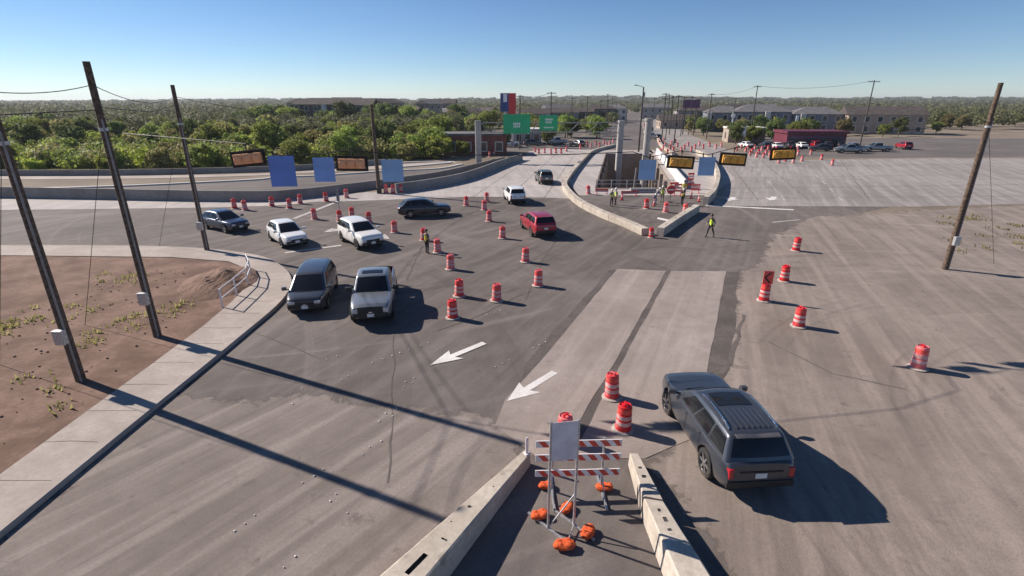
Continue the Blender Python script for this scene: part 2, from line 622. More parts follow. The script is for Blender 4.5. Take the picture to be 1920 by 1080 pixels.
def sweep(prof, line, mb, mi=0, z=0.0, hscale=None):
    """Sweep a cross-section (offset to the left of travel, height) along a ground line."""
    L = [Vector(p[:2]) for p in line]
    n, k = len(L), len(prof)
    vs = []
    for i, p in enumerate(L):
        d = (L[min(i + 1, n - 1)] - L[max(i - 1, 0)]).normalized()
        nn = Vector((-d.y, d.x))
        hs = hscale(i / (n - 1)) if hscale else 1.0
        for o, h in prof:
            q = p + nn * o
            vs.append((q.x, q.y, z + h * hs))
    fs = []
    for i in range(n - 1):
        for j in range(k):
            a, b_ = i * k + j, i * k + (j + 1) % k
            fs.append((a, b_, b_ + k, a + k))
    fs.append(tuple(range(k)))
    fs.append(tuple(range((n - 1) * k + k - 1, (n - 1) * k - 1, -1)))
    mb.add(vs, fs, mi)


def fix_normals(o):
    bm = bmesh.new()
    bm.from_mesh(o.data)
    bmesh.ops.recalc_face_normals(bm, faces=bm.faces[:])
    bm.to_mesh(o.data)
    bm.free()
    return o

# ------------------------------------------------------------------ the ground and roads
PIT = [(10.35, 63.72), (19.91, 63.72), (28.6, 108.0), (19.3, 108.0)]
sheet('ground', [(-4500, -400), (4500, -400), (4500, 9000), (-4500, 9000)], -0.02, 'dirt_ground', holes=[PIT])

rj = random.Random(3)
# the open asphalt of the junction and the road leaving it to the left
asph = [(-80, -30), (30, -30), (30, 8), (24, 20), (21, 33), (26, 44), (40, 52.5), (34, 62.5), (8, 62.5), (-6, 57.4), (-17, 56.4), (-30, 54.0), (-90, 49), (-90, 36)]
sheet('asphalt_junction', jitter_poly(asph, 4, 0.12, rj), -0.012, 'asphalt')
# asphalt triangle inside the island
sheet('island_asphalt', [(11.18, 39.95), (17.72, 49.29), (19.3, 52.2), (20.0, 57.5), (7.50, 57.64), (7.22, 52.28)], -0.008, 'asphalt')
# fresh pale concrete carriageway curving away behind the junction
newc = smooth_line([(-90, 48.2), (-60, 49.5), (-28.19, 51.43), (-19.98, 54.68), (-11.67, 55.96), (-4.77, 57.30), (2.37, 56.96), (6.45, 56.29)], 4)
newc += [(7.03, 66.77), (9.86, 81.69), (16.17, 107.97), (17.5, 118), (8, 121), (3.5, 112), (1.46, 95.73), (-1.75, 85.91), (-4.65, 75.48), (-7.08, 68.64), (-10.48, 63.30), (-13.66, 59.78),
         (-16.96, 60.53), (-21.72, 57.99), (-29.86, 54.68), (-62, 57), (-90, 55.5)]
sheet('concrete_carriageway', newc, -0.006, 'new_concrete')
# concrete strip between the island barrier and the excavation
sheet('island_concrete', [(7.45, 68.16), (10.36, 81.69), (16.27, 105.72), (18.6, 116), (30.5, 116), (29.2, 108.3), (19.2, 108.3), (10.22, 63.72), (10.13, 62.69), (19.74, 62.69),
                          (20.04, 63.72), (28.8, 108.0), (29.6, 116), (31.0, 116), (35.0, 88.0), (31.0, 72), (22.45, 58.34), (7.64, 58.34)], -0.004, 'new_concrete')
# right-hand carriageway
sheet('right_carriageway', [(20.8, 52.2), (26, 52.0), (41, 51.6), (60, 54), (95, 62), (130, 84), (110, 100), (70, 98), (52, 96), (47, 112), (57, 170), (88, 300),
                            (150, 560), (138, 560), (78, 330), (47, 190), (38, 122), (34.6, 92), (28.5, 90), (26, 72), (22.5, 59)], -0.010, 'road_concrete')
# the far avenue beyond the work zone
sheet('far_road', [(8.2, 121.3), (17.4, 118.3), (38, 122.3), (46.8, 190.2), (77.8, 330.2), (137.6, 560.2), (123, 560), (66, 330), (34, 200), (17, 150)], -0.009, 'old_asphalt')
sheet('side_street', smooth_line([(-120, 62), (-62, 62), (-37.00, 68.64), (-32.65, 72.17), (-27.28, 73.79), (-23.40, 76.06), (-17.95, 79.72), (-11.69, 81.69), (-8.5, 88)], 3)
      + [(-1.46, 95.73), (-5.99, 83.75), (-10.54, 73.24), (-14.06, 68.16), (-17.14, 63.72), (-19.98, 60.16), (-23.46, 56.29), (-29.86, 54.68), (-62, 57.3), (-120, 57.3)], -0.014, 'old_asphalt')
sheet('side_sidewalk', smooth_line([(-120, 74), (-62, 74), (-40.80, 76.06), (-32.39, 79.09), (-27.05, 82.70), (-19.77, 88.17), (-10.51, 93.94)], 3)
      + smooth_line([(-9.49, 91.38), (-18.89, 84.10), (-26.11, 79.72), (-31.67, 77.24), (-39.64, 73.79), (-62, 71), (-120, 71)], 3), 0.02, 'sidewalk_concrete', thick=0.06)
sheet('parking_lot', [(42, 101), (70, 100), (150, 104), (190, 150), (66, 160), (52.5, 115)], -0.011, 'old_asphalt')
sheet('gas_station_forecourt', [(-30, 104), (3, 113), (7.5, 121), (30, 196), (-10, 196), (-34, 120)], -0.011, 'old_asphalt')
sheet('meadow', [(-200, 76), (-62, 76), (-43, 82), (-24, 93), (-14, 99), (-31, 104), (-35, 120), (-12, 200), (30, 200), (60, 330), (-700, 700), (-700, 76)], -0.016, 'meadow')

# milled, dust-covered lane in the left foreground
mill = [(-12.9, -25), (-12.9, 16.9), (-10.09, 16.08), (-7.89, 16.52), (-5.00, 16.00), (-2.44, 15.55), (-0.18, 14.74), (0.67, 13.47), (0.9, 12.4), (-2.3, 8.2), (-2.4, -25)]
soft_sheet('milled_lane', mill, -0.008, 'milled_asphalt', 0.9)
# dusty pavement right of the slabs
dusty = [(13.9, 30.9), (15.47, 31.96), (22.16, 42.94), (22.2, 41.5), (27, 47), (44, 51.4), (95, 60), (110, 30), (60, -25), (4.6, -25), (4.4, 8.5), (3.6, 12.9), (5.0, 14.2), (7.9, 18.1)]
soft_sheet('dusty_shoulder', dusty, -0.007, 'dusty_pavement', 1.1)

# cast concrete lanes with dark joints between them, each slab a piece of its own
slabs = sheet('slab_bed', jitter_poly([(6.15, 30.85), (14.2, 30.45), (8.65, 18.0), (5.6, 13.9), (4.0, 13.0), (1.0, 13.0), (0.1, 14.6), (0.2, 16.0), (0.55, 18.5)], 1.3, 0.10, rj), -0.004, 'joint_seal')


def slab(pts, name='slab'):
    return sheet(name, jitter_poly(pts, 1.0, 0.035, rj), 0.004, 'slab_concrete', parent=slabs, thick=0.006)


def along(a, b_, t):
    return (a[0] + (b_[0] - a[0]) * t, a[1] + (b_[1] - a[1]) * t)


s1a, s1b = (6.55, 30.95), (0.95, 18.55)
s2a, s2b = (9.85, 30.60), (4.10, 18.10)
s3a, s3b = (13.6, 30.55), (7.95, 18.10)
g0 = 0.15
e1, e2, e3 = (-0.30, 15.75), (1.68, 12.75), (5.55, 12.80)
slab([(s1a[0] + g0, s1a[1] + .1), (s2a[0] - g0, s2a[1]), (s2b[0] - g0, s2b[1]), (1.35, 12.6), (0.80, 12.6), (-0.55, 14.25), (-0.25, 15.8), (s1b[0] + g0, s1b[1])])
slab([(s2a[0] + g0, s2a[1]), (s3a[0] - g0, s3a[1]), (s3b[0] - g0, s3b[1]), (5.75, 13.6), (3.95, 12.6), (1.75, 12.6), (s2b[0] + g0, s2b[1])])

# ------------------------------------------------------------------ kerbed corner at the left with sidewalk and bare earth
curb_line = smooth_line([(-60, 36.0), (-34, 36.3), (-24, 35.8), (-18.0, 34.0), (-15.0, 31.6), (-13.0, 28.6), (-12.15, 25.2), (-12.15, 20.3), (-12.4, 12), (-12.6, 2), (-12.8, -20)], 5)
cb = MB()
sweep([(0.0, -0.05), (0.0, 0.125), (-0.03, 0.15), (-0.16, 0.15), (-0.16, -0.05)], curb_line, cb)
o = fix_normals(cb.build('kerb', 'sidewalk_concrete'))
o['kind'] = 'structure'
walk_in = [(-14.5, -20), (-14.4, 18), (-14.45, 22.0), (-14.7, 25.0), (-15.2, 28.0), (-16.4, 30.4), (-18.6, 32.2), (-23, 33.2), (-34, 33.6), (-60, 33.6)]
gut = [(p[0] - 0.16, p[1]) if p[1] < 27 else (p[0] - 0.12, p[1] - 0.12) for p in curb_line]
sw = sheet('sidewalk', gut + walk_in, 0.145, 'sidewalk_concrete')
dirt_pts = jitter_poly(list(reversed(walk_in)) + [(-60, -20)], 1.0, 0.05, rj)
sheet('bare_earth', dirt_pts, 0.11, 'red_earth')
# scattered stones and clods on the bare earth
st = MB()
for k in range(260):
    x, y = rj.uniform(-24, -14.6), rj.uniform(6, 31)
    if x > -15.4 - max(0, y - 20) * 0.25:
        continue
    r_ = rj.uniform(0.015, 0.06)
    prof = [(r_ * 0.7, -0.01), (r_, r_ * 0.3), (r_ * 0.75, r_ * 0.75), (r_ * 0.2, r_)]
    st.lathe(prof, 6, 0, (x, y, 0.11))
o = st.build('rubble', 'red_earth')
tag(o, 'loose reddish clods and stones on the bare earth at the corner', 'rubble', kind='stuff')
# a low heap of red soil beside the sidewalk
bm = bmesh.new()
bmesh.ops.create_grid(bm, x_segments=26, y_segments=26, size=1.0)
for v in bm.verts:
    rr = math.hypot(v.co.x, v.co.y)
    h = max(0.0, 1 - rr) ** 0.8
    v.co = Vector((v.co.x * 2.1, v.co.y * 3.1, 0.62 * h + (0.10 * math.sin(v.co.x * 9 + v.co.y * 5) + rj.uniform(-0.05, 0.05)) * h - 0.01))
me = bpy.data.meshes.new('soil_heap')
bm.to_mesh(me)
bm.free()
me.materials.append(MATS['red_earth'])
o = link_mesh('soil_heap', me, None, (-17.0, 28.2, 0.11), (0, 0, R(18)))
tag(o, 'low heap of reddish soil behind the corner sidewalk', 'soil heap')

# ------------------------------------------------------------------ painted markings
def marking(name, pts, mat='road_paint', z=0.006):
    return sheet(name, pts, z, mat)


def bar(name, a, b_, w, mat='road_paint', z=0.006):
    a, b_ = Vector(a), Vector(b_)
    d = (b_ - a).normalized()
    n = Vector((-d.y, d.x)) * w / 2
    return marking(name, jitter_poly([a + n, b_ + n, b_ - n, a - n], 0.5, 0.015, rj), mat, z)


def arrow(tip, tail, shaft=0.26, head=1.15, hw=0.55, z=0.012, mat='road_paint'):
    t, e = Vector(tip), Vector(tail)
    d = (e - t).normalized()
    n = Vector((-d.y, d.x))
    k = t + d * head
    b_ = t + d * (head * 0.86)
    pts = [t, k + n * hw, b_ + n * shaft / 2, e + n * shaft / 2, e - n * shaft / 2, b_ - n * shaft / 2, k - n * hw]
    return marking('painted_arrow', [(p.x, p.y) for p in pts], mat, z)


arrow((-3.31, 18.35), (-1.22, 20.39), 0.30, 1.35, 0.50)
arrow((-0.17, 15.72), (1.68, 17.79), 0.30, 1.25, 0.52)
arrow((-15.35, 40.66), (-14.49, 41.77), 0.7, 1.4, 0.8, mat='worn_paint')
arrow((-9.47, 38.59), (-11.05, 39.78), 0.6, 1.5, 0.8, mat='worn_paint')
arrow((23.18, 54.68), (24.68, 56.96), 0.6, 1.8, 0.8)
arrow((27.78, 55.00), (29.35, 57.30), 0.6, 1.8, 0.8)
bar('stop_line', (-19.84, 45.91), (-18.47, 55.31), 0.42, 'worn_paint')
bar('stop_line', (-16.00, 34.72), (-12.64, 36.71), 0.36, 'worn_paint')
bar('stop_line', (19.82, 52.28), (27.69, 49.94), 0.55)
bar('stop_line', (-18.21, 54.68), (-11.58, 56.12), 0.5, 'worn_paint')
bar('lane_line', (22.94, 44.38), (25.95, 45.46), 0.25, 'worn_paint')
# sealed cracks and old joints wandering over the pavement
def crack(pts, w, name='sealed_crack', z=-0.001):
    P = [Vector(p) for p in jitter_poly(pts, 0.7, 0.07, rj, False)]
    left, right = [], []
    for i, p in enumerate(P):
        d = (P[min(i + 1, len(P) - 1)] - P[max(i - 1, 0)]).normalized()
        n_ = Vector((-d.y, d.x)) * w * rj.uniform(0.3, 0.7)
        left.append(p + n_)
        right.append(p - n_)
    return sheet(name, [(q.x, q.y) for q in left + right[::-1]], z, 'crack_seal')


crack([(-5.48, 21.56), (-4.71, 18.13), (-4.21, 15.45), (-3.81, 13.36), (-3.47, 11.58)], 0.05)
crack([(-6.29, 28.97), (-6.46, 32.43), (-6.59, 36.42)], 0.08)
crack([(-13.40, 22.53), (-10.42, 20.55), (-7.96, 18.94)], 0.05)
crack([(7.92, 50.34), (3.84, 39.95), (1.96, 32.67), (0.72, 25.79)], 0.06)
crack([(8.38, 35.27), (10.98, 36.42), (14.19, 35.55), (15.13, 31.50)], 0.06)
crack([(11.59, 23.58), (8.91, 18.57), (8.15, 17.70)], 0.16)
crack([(11.37, 20.55), (12.53, 17.70), (14.60, 16.52)], 0.07)
crack([(-3.47, 21.68), (-2.08, 22.91), (0.00, 25.79), (1.20, 27.04)], 0.05)
for k in range(14):
    yy = 3.0 + 1.7 * k
    crack([(-14.42, yy), (-12.75 + (0.0 if yy < 20 else 0.25), yy)], 0.025, 'sidewalk_joint', 0.149)
# cast joints in the pale carriageway and the right-hand road, and its lane dashes
for a, b_ in (((-4.5, 56.5), (6.0, 112.0)), ((-0.6, 55.8), (10.2, 114.0)), ((3.2, 54.8), (13.0, 108.0)), ((-14, 57.5), (6.2, 57.2)), ((-10, 63.5), (5.4, 64.5)), ((-7.5, 72), (7.6, 73)), ((-5, 81), (9.4, 82)), ((-2, 91), (11.2, 92)),
              ((26.5, 55), (40.5, 100)), ((32, 55), (46, 98)), ((38.5, 55), (60, 96)), ((22, 56.2), (60, 58)), ((25, 63), (72, 67)), ((28, 72), (85, 78)), ((32, 84), (100, 92))):
    crack([a, b_], 0.07, 'cast_joint')
for k in range(7):
    a = Vector((29.4, 55.0)) + Vector((14.5, 43.0)) * (k / 7.0)
    bar('lane_line', a, a + Vector((0.95, 2.8)), 0.14, 'worn_paint')
    a = Vector((35.4, 54.6)) + Vector((17.5, 42.0)) * (k / 7.0)
    bar('lane_line', a, a + Vector((1.15, 2.75)), 0.14, 'worn_paint')
# raised white pavement buttons, a row of three or so at a time
RPM = [(-5.65, 18.57, 5), (-5.34, 18.90, 3), (-0.64, 18.22, 3), (0.92, 19.92, 3), (-1.20, 23.58, 3), (2.08, 26.78, 2), (-4.05, 17.05, 2), (-4.08, 16.70, 2), (-6.41, 17.50, 2), (-7.66, 18.85, 2), (-6.53, 17.21, 1), (-4.28, 14.96, 2), (-4.38, 14.50, 2), (-4.44, 13.15, 2), (-4.47, 12.80, 1), (-5.45, 12.13, 1), (-5.62, 11.84, 1), (-5.82, 11.58, 1), (-4.75, 11.14, 1), (-4.83, 10.87, 1), (-6.59, 10.38, 1), (-6.76, 10.10, 1), (-5.11, 9.11, 1), (-5.18, 8.81, 1), (-4.30, 10.45, 1), (-6.90, 9.86, 1), (-8.10, 16.29, 2), (-7.74, 15.55, 1), (-3.21, 19.77, 2), (-2.60, 22.91, 1), (-3.96, 20.13, 2)]

mk = MB()
mk.lathe([(0.045, 0.0), (0.042, 0.012), (0.025, 0.02), (0.004, 0.022)], 8)
rpm_me = mk.mesh('pavement_marker', 'board_white', None)
for (x, y, n) in RPM:
    for k in range(n):
        o = link_mesh('pavement_marker', rpm_me, None, (x + 0.42 * k * 0.70 + rj.uniform(-.06, .06), y + 0.42 * k * 0.68, 0.005))
        s_ = rj.uniform(0.4, 0.75)
        o.scale = (s_, s_, 1)
        tag(o, 'small round white marker button stuck on the pavement', 'road marker', 'raised pavement markers')

# ------------------------------------------------------------------ the excavated underpass
pw = MB()
n = len(PIT)
for i in range(n):
    a, b_ = PIT[i], PIT[(i + 1) % n]
    pw.add([(a[0], a[1], -0.005), (b_[0], b_[1], -0.005), (b_[0], b_[1], -6.2), (a[0], a[1], -6.2)], [(0, 1, 2, 3)])
pw.add([(p[0], p[1], -6.2) for p in PIT], [(0, 1, 2, 3)])
o = pw.build('underpass_cut', 'pit_wall')
o['kind'] = 'structure'
# shoring piles standing along the side walls of the cut
for side, (a, b_) in enumerate(((PIT[0], PIT[3]), (PIT[1], PIT[2]))):
    for k in range(1, 6):
        p = along(a, b_, k / 6)
        q = MB()
        q.tube((0, 0, -6.2), (0, 0, -0.25), 0.28, 0.28, 8)
        link_mesh('shoring_pile', q.mesh('shoring_pile', 'pit_wall', 40), o, (p[0] + (0.3 if side == 0 else -0.3), p[1], 0))

# rail fence at the near edge of the cut
fr = thing('rail_fence', (10.28, 63.22), 0, 'low grey rail fence along the near edge of the dark cut', 'fence')
fx = 9.45
for k in range(6):
    q = MB()
    q.tube((fx * k / 5, 0, 0), (fx * k / 5, 0, 1.05), 0.045, 0.045, 8)
    q.build('post', 'galvanised', fr)
for z in (0.55, 1.0):
    q = MB()
    q.tube((0, -0.05, z), (fx, -0.05, z), 0.035, 0.035, 8)
    q.build('rail', 'galvanised', fr)

# wall on the right rim of the cut: tall parapet whose left face catches the sun
def wall_thing(name, line, prof, mat, label, cat='barrier', group=None, hs=None):
    q = MB()
    x0, y0 = line[0][0], line[0][1]
    sweep(prof, [(p[0] - x0, p[1] - y0) for p in line], q, 0, 0, hs)
    o = q.build(name, mat, None, (x0, y0, 0))
    fix_normals(o)
    return tag(o, label, cat, group)


PARAPET = [(-0.20, -0.05), (-0.20, 0.25), (-0.11, 0.45), (-0.10, 1.05), (0.10, 1.05), (0.11, 0.45), (0.20, 0.25), (0.20, -0.05)]
wl = [(20.9, 62.4), (22.9, 72.5), (24.9, 83.0), (27.0, 94.0), (29.5, 107.5)]
for k in range(4):
    wall_thing('parapet_wall', smooth_line([wl[k], (wl[k + 1][0] - 0.02, wl[k + 1][1] - 0.06)], 3), [(o_, h * 1.12) for o_, h in PARAPET], 'white_concrete',
               ['nearest', 'second', 'third', 'farthest'][k] + ' length of bright concrete parapet on the right rim of the cut', 'parapet', 'parapet along the cut')

# ------------------------------------------------------------------ long curved traffic walls on the left
lineA = smooth_line([(-110, 57.6), (-62, 57.2), (-29.86, 54.68), (-23.53, 56.45), (-19.98, 60.16), (-17.14, 63.72), (-14.06, 68.16), (-10.54, 73.24), (-5.99, 83.75), (-1.46, 95.73)], 5)
wall_thing('curved_wall', lineA, [(-0.22, -0.05), (-0.2, 1.2), (0.05, 1.2), (0.22, -0.05)], 'wall_concrete',
           'long grey curved concrete wall between the side street and the pale concrete strip', 'wall', hs=lambda t: 1.05 - 0.55 * t)
lineB = smooth_line([(-13.53, 59.78), (-10.45, 63.09), (-7.05, 68.40), (-4.63, 75.19), (-1.75, 85.54), (1.75, 95.73)], 6)
wall_thing('curved_wall', lineB, [(-0.30, -0.05), (-0.18, 0.4), (-0.12, 1.1), (0.12, 1.1), (0.18, 0.4), (0.30, -0.05)], 'wall_concrete',
           'shorter curved concrete wall along the pale carriageway below the sign gantry', 'wall')
# kerbs of the side street
for nm, pts, w in (('kerb', [(-120, 62.3), (-62, 62.3), (-37.25, 69.12), (-32.81, 72.54), (-27.48, 74.34), (-23.58, 76.65), (-18.02, 80.05), (-11.79, 82.36), (-8.4, 88.4)], 0.45),
                   ('kerb', [(-20.57, 89.75), (-15.95, 92.22), (-10.60, 91.38), (-14.26, 87.41), (-18.99, 83.75)], 0.5)):
    q = MB()
    sweep([(-w / 2, -0.05), (-w / 2, 0.16), (w / 2, 0.16), (w / 2, -0.05)], smooth_line(pts, 5), q)
    o = fix_normals(q.build(nm, 'pale_trim'))
    o['kind'] = 'structure'
q = MB()
sweep([(-0.15, -0.05), (-0.12, 0.8), (0.12, 0.8), (0.15, -0.05)], smooth_line([(-100, 75.4), (-62, 75), (-41.88, 78.16), (-33.15, 81.02), (-27.71, 84.81), (-21.48, 89.75)], 5), q)
o = fix_normals(q.build('low_wall', 'wall_concrete'))
tag(o, 'low grey wall running along the foot of the woods', 'wall')

# ------------------------------------------------------------------ concrete barrier pieces round the island
LPCB = [(-0.30, 0.0), (-0.33, 0.53), (-0.31, 0.56), (0.31, 0.56), (0.33, 0.53), (0.30, 0.0)]


def resample(line, step):
    P = [Vector(p[:2]) for p in line]
    out, acc = [P[0]], 0.0
    for i in range(len(P) - 1):
        a, b_ = P[i], P[i + 1]
        L = (b_ - a).length
        while acc + L >= step:
            t = (step - acc) / L
            a = a.lerp(b_, t)
            out.append(a.copy())
            L = (b_ - a).length
            acc = 0.0
        acc += L
    return out


ORD = ['first', 'second', 'third', 'fourth', 'fifth', 'sixth', 'seventh', 'eighth', 'ninth', 'tenth', 'eleventh', 'twelfth', 'thirteenth', 'fourteenth', 'fifteenth',
       'sixteenth', 'seventeenth', 'eighteenth', 'nineteenth', 'twentieth']


def barrier_run(line, step, prof, mat, labelfmt, group, zbase=0.0):
    fine = smooth_line(line, 10)
    pts = resample(fine, step / 4)
    k = 0
    i = 0
    while i + 4 < len(pts):
        seg = pts[i:i + 5]
        d = (seg[-1] - seg[-2]).normalized() * 0.05
        seg = seg[:-1] + [seg[-1] - d]
        o = wall_thing('concrete_barrier', seg, prof, mat, labelfmt % ORD[k], 'barrier', group)
        o.location.z = zbase
        # lifting slots and the joint pin on top
        for t in (1, 3):
            q = MB()
            c = seg[t] - seg[0]
            dd = (seg[t] - seg[t - 1]).normalized()
            q.box((c.x, c.y, prof[2][1] + 0.004), (0.28, 0.07, 0.012), 0, (0, 0, math.atan2(dd.y, dd.x)))
            q.build('lifting_slot', 'steel_dark', o)
        i += 4
        k += 1


barrier_run([(10.58, 39.78), (9.67, 42.94), (8.36, 46.60), (7.12, 51.43), (6.53, 56.96), (6.46, 63.72), (7.51, 70.11), (10.10, 82.36), (16.17, 107.97), (21.06, 119.33), (25.83, 128.28)], 5.6, LPCB,
            'barrier_concrete', '%s pale concrete barrier from the island tip along its left edge', 'barriers on the left edge of the island')
barrier_run([(11.68, 39.43), (13.86, 42.94), (16.23, 46.60), (18.17, 49.55)], 5.7, [(o_ * 0.9, h * 1.25) for o_, h in LPCB], 'barrier_concrete',
            '%s concrete barrier from the island tip along its right edge', 'barriers on the right edge of the island')
barrier_run([(19.82, 52.28), (22.00, 56.29), (24.58, 62.09), (27.42, 69.12), (30.24, 77.24), (33.61, 88.17), (36.20, 98.53), (37.92, 110.31)], 5.8, [(o_ * 0.8, h * 1.6) for o_, h in LPCB], 'barrier_concrete',
            '%s tall concrete barrier of the curved run beside the right-hand carriageway', 'curved run of tall barriers')
barrier_run([(32.01, 104.63), (33.40, 114.00), (35.01, 123.65), (37.94, 136.80), (42.94, 157.63)], 6.0, LPCB, 'barrier_concrete',
            '%s far concrete barrier beyond the cut beside the far avenue', 'far barriers')

# wedge-shaped barrier pieces in the foreground
def wedge(name, LF, RF, LN, RN, zf, zn, label, slots, ends=None):
    # F = far end, N = near end (plan corners of the top face)
    c = Vector(((LN[0] + RN[0]) / 2, (LN[1] + RN[1]) / 2))
    bm = bmesh.new()
    rows = []
    N = 14
    for i in range(N + 1):
        t = i / N
        l = Vector(LF).lerp(Vector(LN), t) - c
        r_ = Vector(RF).lerp(Vector(RN), t) - c
        z = zf + (zn - zf) * t
        w = (r_ - l)
        j = 0.006
        rows.append([bm.verts.new((l.x - w.x * 0.06, l.y - w.y * 0.06, 0)), bm.verts.new((l.x + rj.uniform(-j, j), l.y, z - 0.03)), bm.verts.new((l.x + w.x * 0.06, l.y + w.y * .06, z + rj.uniform(-j, j))),
                     bm.verts.new((r_.x - w.x * 0.06, r_.y - w.y * .06, z + rj.uniform(-j, j))), bm.verts.new((r_.x + rj.uniform(-j, j), r_.y, z - 0.03)), bm.verts.new((r_.x + w.x * 0.06, r_.y + w.y * .06, 0))])
    for i in range(N):
        for k in range(5):
            bm.faces.new((rows[i][k], rows[i][k + 1], rows[i + 1][k + 1], rows[i + 1][k]))
    bm.faces.new(rows[0])
    bm.faces.new(list(reversed(rows[-1])))
    bmesh.ops.recalc_face_normals(bm, faces=bm.faces[:])
    me = bpy.data.meshes.new(name)
    bm.to_mesh(me)
    bm.free()
    me.materials.append(MATS['barrier_concrete'])
    me.materials.append(MATS['steel_dark'])
    o = link_mesh(name, me, None, (c.x, c.y, 0))
    tag(o, label, 'barrier', 'wedge barriers in the foreground')
    # recesses cut into the top
    for (t, s, ln, wd, dp) in slots:
        l = Vector(LF).lerp(Vector(LN), t)
        r_ = Vector(RF).lerp(Vector(RN), t)
        p = l.lerp(r_, s)
        d = (Vector(LN) + Vector(RN) - Vector(LF) - Vector(RF)).normalized()
        z = zf + (zn - zf) * t
        q = MB()
        q.box((0, 0, 0), (ln, wd, dp * 2))
        cut = q.build('cutter', 'steel_dark', None, (p.x, p.y, z), (0, 0, math.atan2(d.y, d.x)))
        mod = o.modifiers.new('b', 'BOOLEAN')
        mod.operation = 'DIFFERENCE'
        mod.object = cut
        mod.solver = 'EXACT'
        mod.material_mode = 'TRANSFER'
        bpy.context.view_layer.update()
        dg = bpy.context.evaluated_depsgraph_get()
        nm = bpy.data.meshes.new_from_object(o.evaluated_get(dg))
        o.modifiers.clear()
        o.data = nm
        bpy.data.objects.remove(cut)
    return o


lw = wedge('concrete_barrier', (0.36, 12.48), (0.53, 12.31), (-3.32, 7.23), (-2.16, 7.23), 0.42, 0.74,
           'pale wedge-shaped concrete barrier with a dark slot, left of the striped barricade',
           [(0.79, 0.52, 0.62, 0.13, 0.10), (0.655, 0.62, 0.05, 0.16, 0.03), (0.45, 0.4, 0.08, 0.10, 0.02), (0.30, 0.55, 0.04, 0.04, 0.02), (0.55, 0.3, 0.03, 0.05, 0.02)])
wedge('concrete_barrier', (3.42, 12.33), (3.67, 12.33), (3.35, 10.46), (3.83, 10.32), 0.40, 0.55,
      'pale narrow concrete barrier tip beside the dark sport utility vehicle', [(0.35, 0.5, 0.10, 0.10, 0.02), (0.55, 0.5, 0.12, 0.12, 0.03)])
wedge('concrete_barrier', (3.34, 10.37), (3.82, 10.26), (3.50, 7.25), (4.29, 7.25), 0.56, 0.72,
      'wider pale concrete barrier in the right foreground with the sign\'s shadow across it', [(0.12, 0.5, 0.1, 0.08, 0.02), (0.22, 0.55, 0.16, 0.1, 0.02), (0.33, 0.5, 0.08, 0.1, 0.015)])
# flat white marker post at the tip of the left barrier
q = MB()
q.box((0, 0, 0.28), (0.09, 0.025, 0.56))
q.box((0, 0, 0.015), (0.16, 0.16, 0.03))
o = q.build('marker_post', 'board_white', None, ((0.43, 12.28) + (0.43,)), (0, 0, R(30)), bevel=0.006)
tag(o, 'short white marker post standing on the tip of the left wedge barrier', 'post')

# ------------------------------------------------------------------ channelizing drums
def drum_parts():
    root = thing('traffic_drum', (0, 0, 0))
    q = MB()
    q.lathe([(0.255, 0.05), (0.262, 0.10), (0.258, 0.20), (0.247, 0.21), (0.245, 0.24), (0.252, 0.25), (0.247, 0.42), (0.236, 0.43), (0.234, 0.46), (0.241, 0.47), (0.236, 0.64),
             (0.225, 0.65), (0.223, 0.68), (0.230, 0.69), (0.224, 0.88), (0.205, 0.94), (0.19, 0.95), (0.185, 0.925), (0.02, 0.925)], 20)
    q.build('body', 'drum_orange', root, smooth=35)
    for z0, z1, r0, r1, mt in ((0.265, 0.405, 0.2545, 0.2505, 'drum_white'), (0.485, 0.625, 0.2435, 0.2395, 'drum_white'), (0.705, 0.86, 0.2325, 0.2280, 'drum_band')):
        q = MB()
        q.lathe([(r0 - .006, z0), (r0, z0 + .004), (r1, z1 - .004), (r1 - .006, z1)], 20, cap=False)
        q.build('reflective_band', mt, root, smooth=40)
    q = MB()
    q.lathe([(0.26, 0.0), (0.36, 0.0), (0.365, 0.035), (0.30, 0.065), (0.262, 0.07)], 18, cap=False)
    q.build('rubber_base', 'drum_rubber', root, smooth=40)
    q = MB()
    q.box((-0.085, 0, 0.955), (0.035, 0.07, 0.09))
    q.box((0.085, 0, 0.955), (0.035, 0.07, 0.09))
    q.box((0, 0, 1.005), (0.21, 0.075, 0.035))
    q.build('handle', 'drum_orange', root, bevel=0.008)
    return root


def drum_single():
    q = MB()
    q.lathe([(0.26, 0.0), (0.36, 0.0), (0.36, 0.04), (0.27, 0.07)], 10, 2, cap=False)
    zz = [(0.07, 0.262), (0.25, 0.252), (0.42, 0.247), (0.47, 0.241), (0.64, 0.236), (0.69, 0.230), (0.94, 0.212)]
    for i in range(6):
        q.lathe([(zz[i][1], zz[i][0]), (zz[i + 1][1], zz[i + 1][0])], 10, 1 if i in (1, 3) else 0, cap=False)
    q.lathe([(0.212, 0.94), (0.1, 0.95), (0.1, 1.02), (0.01, 1.02)], 10, 0, cap=False)
    return q.mesh('traffic_drum', ['drum_orange', 'drum_white', 'drum_rubber'], 40)


drum0 = drum_parts()
_first = [True]


def drum(xy, label, group, rz=None, z=0.0, sc_=1.0):
    if _first[0]:
        o = drum0
        _first[0] = False
    else:
        o = copy_tree(drum0)
    o.location = (xy[0], xy[1], z)
    o.rotation_euler = (R(rj.uniform(-2.5, 2.5)), R(rj.uniform(-2.5, 2.5)), rj.uniform(0, 6.28) if rz is None else rz)
    o.scale = (sc_, sc_, sc_)
    tag(o, label, 'traffic drum', group)
    return o


